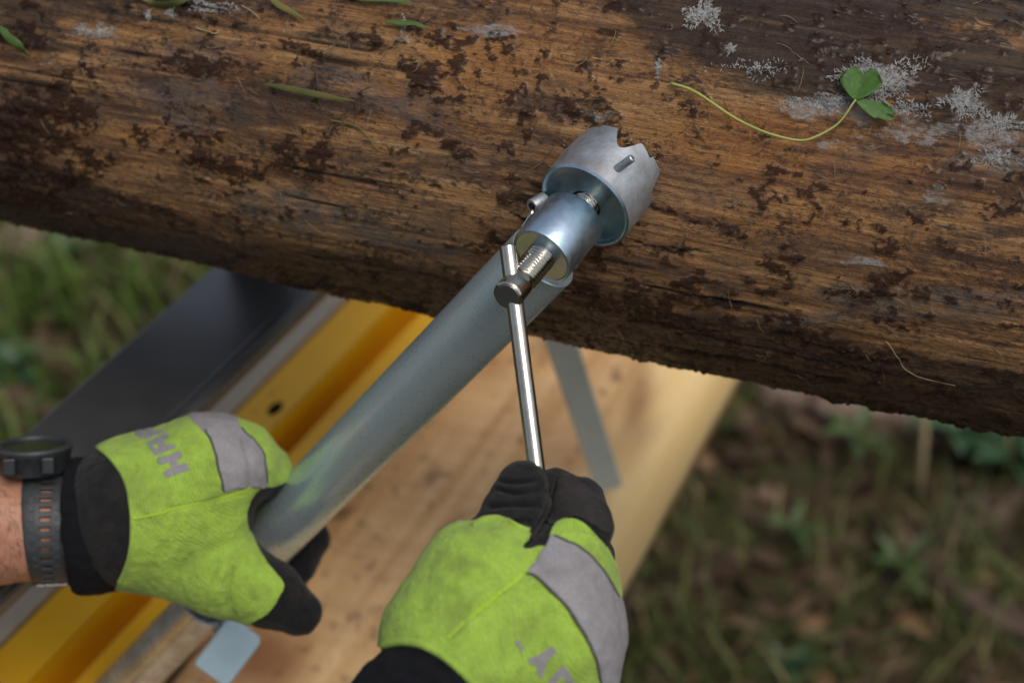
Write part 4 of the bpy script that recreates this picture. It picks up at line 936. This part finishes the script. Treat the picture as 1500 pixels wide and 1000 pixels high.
indexR = cones([(836, 815, 0.75, 46, 852, 770, 0.755, 43), (852, 770, 0.755, 43, 846, 740, 0.772, 38), (846, 740, 0.772, 38, 812, 722, 0.785, 33), (812, 722, 0.785, 33, 790, 735, 0.79, 29)], 0.007)
midR = cones([(850, 850, 0.755, 44, 862, 818, 0.79, 36), (862, 818, 0.79, 36, 826, 770, 0.815, 32), (826, 770, 0.815, 32, 790, 775, 0.80, 28)], 0.006)
ringR = cones([(858, 890, 0.76, 42, 862, 865, 0.80, 34), (862, 865, 0.80, 34, 822, 815, 0.82, 30), (822, 815, 0.82, 30, 790, 820, 0.80, 27)], 0.006)
litR = cones([(856, 940, 0.76, 40, 856, 910, 0.80, 31), (856, 910, 0.80, 31, 818, 865, 0.82, 27), (818, 865, 0.82, 27, 790, 865, 0.80, 24)], 0.006)
dentsR = [([(722, 700), (745, 706), (790, 704)], 3.5, 0.0026), ([(728, 716), (755, 722), (800, 718)], 3.5, 0.0026), ([(718, 742), (745, 740), (792, 742)], 4, 0.0026), ([(722, 756), (748, 764), (776, 764)], 4, 0.0022),
          ([(815, 692), (808, 722), (800, 755), (775, 790)], 5, 0.0042), ([(800, 835), (770, 800), (755, 790)], 8, 0.0016), ([(838, 775), (865, 782), (886, 800)], 5, 0.0010), ([(690, 860), (730, 850), (760, 842)], 9, 0.0008),
          ([(600, 905), (640, 900), (680, 905)], 9, 0.0008), ([(655, 935), (700, 895), (768, 842)], 5, 0.0012), ([(810, 900), (850, 930), (880, 985)], 10, 0.0008)]
gR = Solid([palmR, thumbR, indexR, midR, ringR, litR], 0.0015, k2=0.003, dents=dentsR, lump=0.0005, seed=15)
glove2 = gR.obj('glove', 'black_knit', person); glove2['label'] = 'right glove gripping the turning bar, black fingers with lime back'
cuffR.obj('cuff', 'navy_cuff', glove2)
limR = [(520, 960), (563, 944), (590, 938), (622, 943), (655, 962), (690, 995), (720, 1050), (920, 1060), (950, 950), (930, 860), (907, 838), (896, 822), (886, 802), (870, 780), (850, 763), (832, 760), (815, 768), (806, 782), (801, 800), (785, 802), (768, 806), (766, 800), (775, 785), (770, 776), (755, 771), (735, 762), (712, 761), (688, 766), (640, 770), (560, 840), (510, 915)]
gR.patch('back_panel', limR, 'lime', glove2, 0.0002, 0.0016, 0.80, 0.75)
gR.patch('reflective_strip', [(772, 838), (786, 820), (800, 800), (808, 786), (828, 792), (856, 808), (882, 836), (900, 868), (915, 905), (915, 960), (896, 1020), (876, 1020), (876, 985), (866, 950), (846, 912), (822, 880), (795, 854)], 'reflective', glove2, 0.0018, 0.0008, 0.79, 0.3, rnd=5)
gR.line('seam', [(770, 840), (740, 866), (700, 896), (655, 935)], 'lime_seam', glove2, 0.0010, 0.0020)
gR.line('seam', [(774, 842), (796, 858), (824, 886), (848, 918), (866, 954), (876, 998)], 'stitch', glove2, 0.0007, 0.0028)
gR.line('seam', [(812, 788), (832, 796), (858, 812), (882, 840), (900, 874)], 'stitch', glove2, 0.0006, 0.0028)
gR.line('cuff_hem', [(564, 944), (590, 939), (622, 944), (655, 963), (690, 996), (710, 1030)], 'lime', glove2, 0.0022, 0.0010)
gR.line('cuff_hem', [(692, 774), (712, 763), (735, 764), (755, 773), (773, 780)], 'lime', glove2, 0.0022, 0.0012)
gR.line('seam', [(816, 694), (808, 722), (800, 752), (778, 790)], 'black_leather', glove2, 0.0011, 0.0004)
gR.patch('finger_patch', [(818, 695), (850, 706), (884, 744), (890, 780), (850, 758), (826, 760), (808, 770), (800, 756), (808, 722)], 'black_leather', glove2, 0.0002, 0.0008, 0.80, 0.2)
c2_ = lambda x, y: (730 + x*0.1, 910 + y*0.1)
lettersR = [([(225, 290), (285, 255), (330, 330), (355, 405), (320, 440), (285, 370)], []), ([(415, 540), (600, 470), (770, 335), (840, 430), (720, 545), (690, 640), (620, 840), (550, 700), (575, 630), (470, 620)], []),
            ([(690, 900), (820, 740), (920, 620), (1010, 690), (1090, 880), (1110, 960), (980, 960), (960, 830), (910, 780), (800, 900), (760, 960), (660, 960)], [])]
for poly, hl in lettersR: gR.patch('letter', [c2_(*p) for p in poly], 'reflective', glove2, 0.0014, 0.0009, 0.79, 0.1, True, [], 0)

# ------------------------------------------------------------------ small things on the log
def ribbon(pxs, widths, lift, bvh=LBVH, seg=26):
    P = spline([(x, y, w_, l) for (x, y), w_, l in zip(pxs, widths, lift)], seg); V_ = []
    C_ = []; N_ = []
    for x, y, w_, l in P:
        p, n_ = on(bvh, x, y, l)
        if p is None: return None
        C_.append(p); N_.append(n_)
    C_ = np.array(C_); N_ = np.array(N_)
    for _ in range(8): C_[1:-1] = (C_[:-2]+2*C_[1:-1]+C_[2:])/4; N_[1:-1] = N_[:-2]+2*N_[1:-1]+N_[2:]; N_ /= np.linalg.norm(N_, axis=1)[:, None]
    T_ = np.gradient(C_, axis=0)
    for i in range(seg):
        sd_ = unit(np.cross(T_[i], N_[i])); w_ = max(P[i, 2], 0.00008)
        V_ += [C_[i]-sd_*w_ + N_[i]*w_*.25, C_[i] - N_[i]*w_*.2, C_[i]+sd_*w_ + N_[i]*w_*.25]
    F_ = []
    for i in range(seg-1):
        for j in range(2): F_.append((i*3+j, i*3+j+1, (i+1)*3+j+1, (i+1)*3+j))
    return np.array(V_), F_
def blade(pxs, widths, mat, label, lift=None, name='grass_blade', group=None):
    r_ = ribbon(pxs, widths, lift or [0.004]*len(pxs))
    if r_ is None: print('blade missed', label); return
    o = mk(name, *r_, M[mat]); md = o.modifiers.new('solid', 'SOLIDIFY'); md.thickness = 0.0003
    tag(o, label, 'grass blade', group or 'grass blades stuck to the log')
blade([(388, 124), (420, 129), (465, 138), (500, 144), (522, 147)], [0.0005, 0.0017, 0.0019, 0.0013, 0.0003], 'blade_yellow', 'green to yellow grass blade crossed by a dark twig on the log')
blade([(388, -4), (410, 10), (430, 21), (450, 32)], [0.0006, 0.0018, 0.0016, 0.0002], 'blade_yellow', 'yellowish grass blade at the top edge left of centre')
blade([(500, -6), (540, 1), (575, 5), (607, 9)], [0.0012, 0.0024, 0.0020, 0.0002], 'blade_green', 'fresh green grass blade lying along the top edge of the log')
blade([(566, 34), (590, 38), (612, 42), (632, 47)], [0.0005, 0.0016, 0.0014, 0.0002], 'blade_green', 'short dim green blade beside a small white smear')
blade([(2, 45), (18, 56), (32, 66), (47, 75)], [0.0016, 0.0026, 0.0022, 0.0003], 'blade_green', 'blurred green grass blade on the far left of the log')
blade([(190, 2), (240, 3), (285, 0)], [0.0010, 0.0020, 0.0016], 'blade_yellow', 'yellow green blade above the white tufts at top left')
def fibre(pxs, r, mat, name, label, cat, group=None, lift=0.0015):
    W = []
    for x, y in spline(pxs, 22):
        p, n_ = on(LBVH, x, y, lift)
        if p is None: return
        W.append(p)
    W = np.array(W); W[1:-1] = (W[:-2]+2*W[1:-1]+W[2:])/4
    o = mk(name, *tube_path(W, np.linspace(r, r*.5, len(W)), 6), M[mat]); tag(o, label, cat, group)
fibre([(465, 107), (466, 125), (467, 143), (472, 158)], 0.0011, 'twig', 'twig', 'short dark twig lying upright across the green blade', 'twig')
fibre([(485, 175), (515, 182), (535, 195), (556, 221)], 0.0007, 'blade_yellow', 'rootlet', 'thin olive rootlet curling below the grass blade', 'rootlet')
fibre([(520, 148), (523, 165), (519, 182)], 0.0005, 'twig', 'rootlet', 'fine dark rootlet hanging off the yellow blade tip', 'rootlet')
fibre([(486, 195), (492, 185), (500, 178), (512, 182)], 0.0009, 'twig', 'twig', 'dark hooked twig left of the olive rootlet', 'twig')
fibre([(398, 150), (410, 165), (428, 185)], 0.0005, 'twig', 'rootlet', 'hair thin dark rootlet under the left end of the blade', 'rootlet')
fibre([(1298, 497), (1315, 520), (1335, 545), (1400, 562)], 0.0004, 'straw', 'straw', 'long pale hair of straw low on the right of the log', 'straw')
fibre([(288, 42), (305, 47), (318, 50), (322, 46)], 0.0006, 'straw', 'straw', 'pale curled fibre below the top left white tufts', 'straw')
fibre([(355, 10), (372, 20), (382, 30)], 0.0005, 'straw', 'straw', 'pale fibre right of the top left white tufts', 'straw')
fibre([(596, 45), (612, 30), (620, 15)], 0.0007, 'crumb', 'splinter', 'red brown splinter sticking up beside the short blade', 'splinter')
fibre([(602, 33), (620, 36), (636, 26)], 0.0007, 'crumb', 'splinter', 'red brown splinter pointing right beside the short blade', 'splinter')
def scatter_fibres(name, n_, lo, hi, r, mat, label):
    parts = []
    while len(parts) < n_:
        x, y = random.uniform(0, 1500), random.uniform(0, 560); L_ = random.uniform(lo, hi); a = random.gauss(0.2, 0.9); c_v = random.uniform(-.05, .05)
        W = []
        for t in range(6):
            p, n_2 = on(LBVH, x, y, 0.0004 + 0.0010*math.sin(math.pi*t/5))
            if p is None: break
            W.append(p); x += math.cos(a)*L_/5; y += math.sin(a)*L_/5; a += c_v*L_/5
        if len(W) == 6: parts.append(tube_path(W, [r*.5, r, r, r*.9, r*.7, r*.3], 4, False))
    o = mk(name, *join(parts), M[mat]); tag(o, label, 'fibres', kind='stuff')
parts = []
for k in range(36):
    x, y = random.choice([(914, 186), (932, 212), (962, 222), (966, 246), (948, 286), (838, 214), (812, 250)]); x += random.gauss(0, 9); y += random.gauss(0, 8)
    p, n_2 = on(LBVH, x, y, 0.0006)
    if p is None: continue
    t_ = unit(LAX*random.choice((-1, 1)) + RNG.normal(0, .45, 3)); L_ = random.uniform(0.0012, 0.0042)
    parts.append(tube_path([p, p + t_*L_*.5 + n_2*L_*.3, p + t_*L_ + n_2*L_*.45], [0.0003, 0.00026, 0.0001], 4, False))
o = mk('torn_fibres', *join(parts), M['straw']); tag(o, 'torn wood fibres raised round the teeth of the clamp cup', 'splinters', kind='stuff')
scatter_fibres('dark_fibres', 130, 10, 45, 0.00022, 'twig', 'fine dark rootlets and fibres stuck over the log')
scatter_fibres('pale_fibres', 110, 8, 38, 0.00018, 'straw', 'fine pale torn fibres stuck over the log')
# clover sprig
pS = spline([(985, 124), (1010, 131), (1045, 152), (1080, 180), (1120, 196), (1165, 209), (1190, 208), (1220, 192), (1240, 176), (1252, 160)], 50)
W = []
for i, (x, y) in enumerate(pS):
    t = i/49; p, n_ = on(LBVH, x, y, 0.0025 + 0.006*math.sin(math.pi*min(t*1.0, 1)) + 0.008*sstep(0.75, 1, t)); W.append(p)
W = np.array(W)
for _ in range(14): W[1:-1] = (W[:-2]+2*W[1:-1]+W[2:])/4
clv = thing('clover_sprig', W[25], 'green clover sprig with long pale stem lying on the white tufts', 'clover')
mk('stem', *tube_path(W, np.linspace(0.0010, 0.0006, 50), 8), M['stem_green'], clv)
hub = W[-1]; pn_, nn_ = on(LBVH, 1252, 160, 0)
def leaf(tip_px, halfw, tilt, name='leaf', lift_tip=0.006):
    tp, _ = on(LBVH, *tip_px, lift_tip); ay_ = tp - hub; Ln = np.linalg.norm(ay_); ay_ = ay_/Ln; ax_ = unit(np.cross(ay_, nn_)); nz_ = np.cross(ax_, ay_)
    if np.dot(nz_, nn_) < 0: nz_ = -nz_
    V_, F_ = [], []; nu, nv = 13, 11
    for i in range(nv):
        t = i/(nv-1)
        for j in range(nu):
            u = j/(nu-1)*2-1
            wd_ = halfw*math.sin(math.pi*min(t*0.62+0.02, 1))**0.8
            yy = t*Ln*(1 + 0.16*(abs(u)**0.8)*(1-abs(u))*4*t**3*0.6 - 0.10*t**4*(1-abs(u))**2*2 - 0.38*t*t*abs(u)**3)
            V_.append(hub + ax_*(u*wd_) + ay_*yy + nz_*(tilt*u*wd_ + 0.25*abs(u)*wd_*0.6 - 0.0015*math.sin(t*3)))
    for i in range(nv-1):
        for j in range(nu-1): F_.append((i*nu+j, i*nu+j+1, (i+1)*nu+j+1, (i+1)*nu+j))
    o = mk(name, np.array(V_), F_, M['leaf_green'], clv); md = o.modifiers.new('solid', 'SOLIDIFY'); md.thickness = 0.0003
leaf((1261, 104), 0.0122, 0.1); leaf((1309, 170), 0.0052, -0.15, lift_tip=0.004)
# white feathery tufts
def tuft(cx, cy, rx, ry, n_, ln, label, fan=(0.0, -1.0), spread=1.3):
    parts = []
    for k in range(int(n_*2.2)):
        a = random.uniform(0, 6.283); r_ = random.random()**0.75*(1+0.35*math.sin(3*a+cx)+0.35*math.sin(5*a+cy)); x, y = cx + rx*r_*math.cos(a), cy + ry*r_*math.sin(a)
        p, nn = on(LBVH, x, y, 0.0003)
        if p is None: continue
        ang = random.choice([math.atan2(fan[1], fan[0]) + random.gauss(0, spread*.7), math.atan2((y-cy)/ry, (x-cx)/rx) + random.gauss(0, .6)]); q, _ = on(LBVH, x + 8*math.cos(ang), y + 8*math.sin(ang), 0.0003)
        if q is None: continue
        t_ = unit(q-p); L_ = ln*random.uniform(0.12, 0.45); lf = random.uniform(0.0, 0.14); sd_ = unit(np.cross(t_, nn))*random.uniform(-.35, .35)
        c_pts = [p - nn*0.0005, p + t_*L_*.5 + nn*L_*lf*.5 + sd_*L_*.2, p + t_*L_ + nn*L_*lf*.6 + sd_*L_*.5]
        parts.append(tube_path(c_pts, [0.00036, 0.0003, 0.0001], 4, False))
        if random.random() < 0.7:
            m_ = c_pts[1]; parts.append(tube_path([m_, m_ + (t_*.6 + sd_*2.2)*L_*.4 + nn*L_*.1], [0.0003, 0.00012], 3, False))
    o = mk('lichen_tuft', *join(parts), M['lichen']); tag(o, label, 'lichen', 'white lichen tufts on the log')
tuft(1285, 118, 52, 30, 420, 0.010, 'largest white feathery lichen tuft, behind the clover leaf')
tuft(1205, 152, 55, 10, 190, 0.007, 'low strip of white lichen left of the clover leaf')
tuft(1325, 160, 40, 12, 90, 0.006, 'sparse white lichen just right of the clover leaf')
tuft(1412, 150, 26, 20, 150, 0.010, 'upright white lichen tuft near the right edge')
tuft(1465, 182, 36, 12, 120, 0.010, 'white lichen clump at the right edge of the log')
tuft(1458, 232, 36, 12, 80, 0.007, 'lowest white lichen clump at the right edge')
tuft(1030, 22, 26, 20, 200, 0.008, 'white lichen tuft at the top above the clamp')
tuft(1070, 72, 6, 7, 30, 0.005, 'tiny white lichen fleck under the top tuft')
tuft(964, 95, 4, 18, 40, 0.005, 'thin upright white streak of lichen right of the cup')
tuft(1110, 100, 56, 14, 60, 0.006, 'scattered grey lichen on the dark band above the stem')
tuft(250, 18, 6, 10, 40, 0.005, 'small white lichen bead at top left', (0, 1))
tuft(217, 24, 4, 9, 30, 0.004, 'thin drip of white lichen, leftmost at the top', (0, 1))
tuft(310, 12, 34, 9, 150, 0.006, 'ragged white lichen row along the top left edge', (0, 1))
tuft(150, 48, 22, 10, 90, 0.004, 'flat white lichen smear at upper left', (1, 0.2))
tuft(592, 35, 4, 12, 40, 0.004, 'white smear of lichen behind the short green blade', (0, 1))
tuft(120, 45, 16, 8, 60, 0.004, 'pale lichen spot left of the flat smear', (0, 1))
# loose bark crumbs sitting on the log
parts = []
cand = np.argwhere((bark > 0.8) & (PX > -20) & (PX < 1520) & (PY > -20) & (PY < 640)); sel = cand[RNG.choice(len(cand), 700)]
for i, j in sel:
    if j > 425 or i < 30 or i > 1100: continue
    p = V.reshape(ns, npn, 3)[i, j] if False else log_pt(np.array(S[i, j]), np.array(PH[i, j]), np.array(RAD+disp[i, j]))
    n_ = unit(p - (LC + LAX*S[i, j])); t_ = unit(LAX + RNG.normal(0, .5, 3)); t_ = unit(t_ - n_*np.dot(t_, n_)); s2_ = np.cross(n_, t_); L_ = RNG.uniform(0.0004, 0.0014)
    parts.append(box(p + n_*L_*.2, t_*L_, s2_*L_*RNG.uniform(.3, .7), (n_ + t_*RNG.uniform(-.3, .3))*L_*.35))
o = mk('bark_crumbs', *join(parts), M['crumb'], None, False); tag(o, 'dark crumbs of loose bark sprinkled over the log', 'bark crumbs', kind='stuff')

# ------------------------------------------------------------------ blurred things on the ground
def leaf_mesh(p, d_, up, L_, W_, bend=0.2):
    sd_ = unit(np.cross(d_, up)); V_ = []
    for i, t in enumerate(np.linspace(0, 1, 7)):
        w_ = W_*math.sin(math.pi*(0.06+0.94*t))**0.8*(1-t*.25); c0 = p + d_*L_*t + up*(bend*L_*math.sin(t*2.2)*0.5 - bend*L_*t*t)
        V_ += [c0 - sd_*w_ + up*w_*.25, c0, c0 + sd_*w_ + up*w_*.25]
    return np.array(V_), [(i*3+j, i*3+j+1, i*3+j+4, i*3+j+3) for i in range(6) for j in (0, 1)]
M['plant_leaf'] = speckle_mat('plant_leaf', (0.022, 0.060, 0.022), (0.04, 0.095, 0.035), 20, 0.45)
M['dock_leaf'] = speckle_mat('dock_leaf', (0.032, 0.066, 0.011), (0.055, 0.095, 0.018), 20, 0.5)
def plant(px, py, n_, L_, W_, mat, label, st=0.05):
    L_ *= 1.4; W_ *= 1.4; st *= 1.4; g = at_z(px, py, 0.0); g[2] = ground_z(np.array(g[0]), np.array(g[1])); root = thing('leafy_plant', g, label, 'plant', 'leafy plants on the forest floor')
    mk('stem', *tube_path([g - UP*.01, g + UP*st*.6 + [0.004, 0, 0], g + UP*st], [0.003, 0.0025, 0.002], 6), M['dock_leaf'], root)
    for k in range(n_):
        a = k*2.4 + random.uniform(-.3, .3); e_ = random.uniform(0.2, 0.8); d_ = unit([math.cos(a), math.sin(a), e_]); p = g + UP*st*random.uniform(.4, 1)
        up = unit(UP - d_*d_[2]); mk('leaf', *leaf_mesh(p, d_, up, L_*random.uniform(.7, 1.1), W_*random.uniform(.8, 1.1)), M[mat], root)
plant(1390, 668, 9, 0.085, 0.016, 'plant_leaf', 'dark green leafy plant under the log near the right edge')
plant(1478, 700, 10, 0.10, 0.019, 'plant_leaf', 'rightmost dark leafy plant half hidden by the log', 0.07)
plant(1250, 665, 6, 0.07, 0.010, 'dock_leaf', 'dull green plant left of the pale upright stalk')
plant(1160, 790, 6, 0.06, 0.007, 'dock_leaf', 'small plant in the middle of the brown clearing', 0.04)
plant(1310, 850, 6, 0.06, 0.007, 'dock_leaf', 'small green plant low on the right among dead leaves', 0.04)
plant(1150, 985, 6, 0.05, 0.008, 'plant_leaf', 'small green plant at the bottom right of the glove', 0.03)
plant(105, 395, 8, 0.08, 0.012, 'dock_leaf', 'bright plant beside the black beam at left', 0.05)
plant(30, 560, 8, 0.07, 0.012, 'plant_leaf', 'darker plant at the left edge above the watch', 0.05)
g = at_z(1345, 740, 0.0); o = mk('dry_stalk', *tube_path([g, g + [0.0, 0.07, 0.13], g + [-0.014, 0.15, 0.28]], [0.008, 0.007, 0.005], 8), M['straw']); tag(o, 'pale upright dry stalk among the plants at right', 'stalk')
def chunk(px, py, sx, sy, sz, mat, name, label, cat, rot=0.0, seed=0):
    sx, sy, sz = sx*1.4, sy*1.4, sz*1.4; g = at_z(px, py, 0.0); g[2] = ground_z(np.array(g[0]), np.array(g[1])) + sz*.6
    th_, fi = np.meshgrid(np.linspace(0, 2*math.pi, 19)[:-1], np.linspace(-1.5, 1.5, 9)); d_ = np.stack([np.cos(th_)*np.cos(fi), np.sin(th_)*np.cos(fi), np.sin(fi)], -1).reshape(-1, 3)
    r_ = 1 + 0.3*fbm(d_[:, 0]*1.6+seed, d_[:, 1]*1.6, d_[:, 2]*1.6+0.5, o=3, seed=seed); P = np.sign(d_)*np.abs(d_)**0.8*r_[:, None]*[sx, sy, sz]
    c_, s2_ = math.cos(rot), math.sin(rot); P = P @ np.array([[c_, s2_, 0], [-s2_, c_, 0], [0, 0, 1]]) + g
    F_ = [(i*18+j, i*18+(j+1) % 18, (i+1)*18+(j+1) % 18, (i+1)*18+j) for i in range(8) for j in range(18)]
    o = mk(name, P, F_, M[mat], None, False); tag(o, label, cat)
M['wood_chip'] = speckle_mat('wood_chip', (0.16, 0.105, 0.08), (0.24, 0.165, 0.125), 30, 0.8, 0, 0.4)
M['rotten'] = speckle_mat('rotten', (0.05, 0.03, 0.02), (0.11, 0.075, 0.05), 30, 0.9, 0, 0.5)
chunk(1270, 612, 0.085, 0.04, 0.022, 'wood_chip', 'wood_chunk', 'pinkish wood chunk on the ground just under the log', 'wood chunk', -.25, 2)
chunk(1165, 575, 0.06, 0.03, 0.02, 'wood_chip', 'wood_chunk', 'pale wood scrap at the foot of the log beside the timber edge', 'wood chunk', -.2, 4)
chunk(1440, 900, 0.10, 0.022, 0.02, 'rotten', 'fallen_branch', 'dark rotten branch piece at the lower right', 'branch', -.7, 6)
chunk(1415, 770, 0.09, 0.03, 0.02, 'rotten', 'fallen_branch', 'grey brown branch piece under the right hand plants', 'branch', .5, 9)
chunk(70, 352, 0.09, 0.05, 0.03, 'wood_chip', 'wood_chunk', 'pale wood chunk in the grass at upper left', 'wood chunk', .2, 8)
M['orange_leaf'] = speckle_mat('orange_leaf', (0.13, 0.068, 0.026), (0.17, 0.09, 0.035), 60, 0.6)
for px, py, a, lab in ((1165, 925, 0.4, 'orange brown fallen leaf at the bottom centre right'), (1440, 870, 1.2, 'tan fallen leaf on the rotten branch'), (1310, 905, -.6, 'yellowish fallen leaf below the clearing'), (1045, 690, 2.2, 'rust fallen leaf beside the timber edge')):
    g = at_z(px, py, 0.03); o = mk('fallen_leaf', *leaf_mesh(g, unit([math.cos(a), math.sin(a), .1]), UP, 0.07, 0.022), M['orange_leaf']); md = o.modifiers.new('solid', 'SOLIDIFY'); md.thickness = 0.0004
    tag(o, lab, 'leaf', 'fallen leaves')
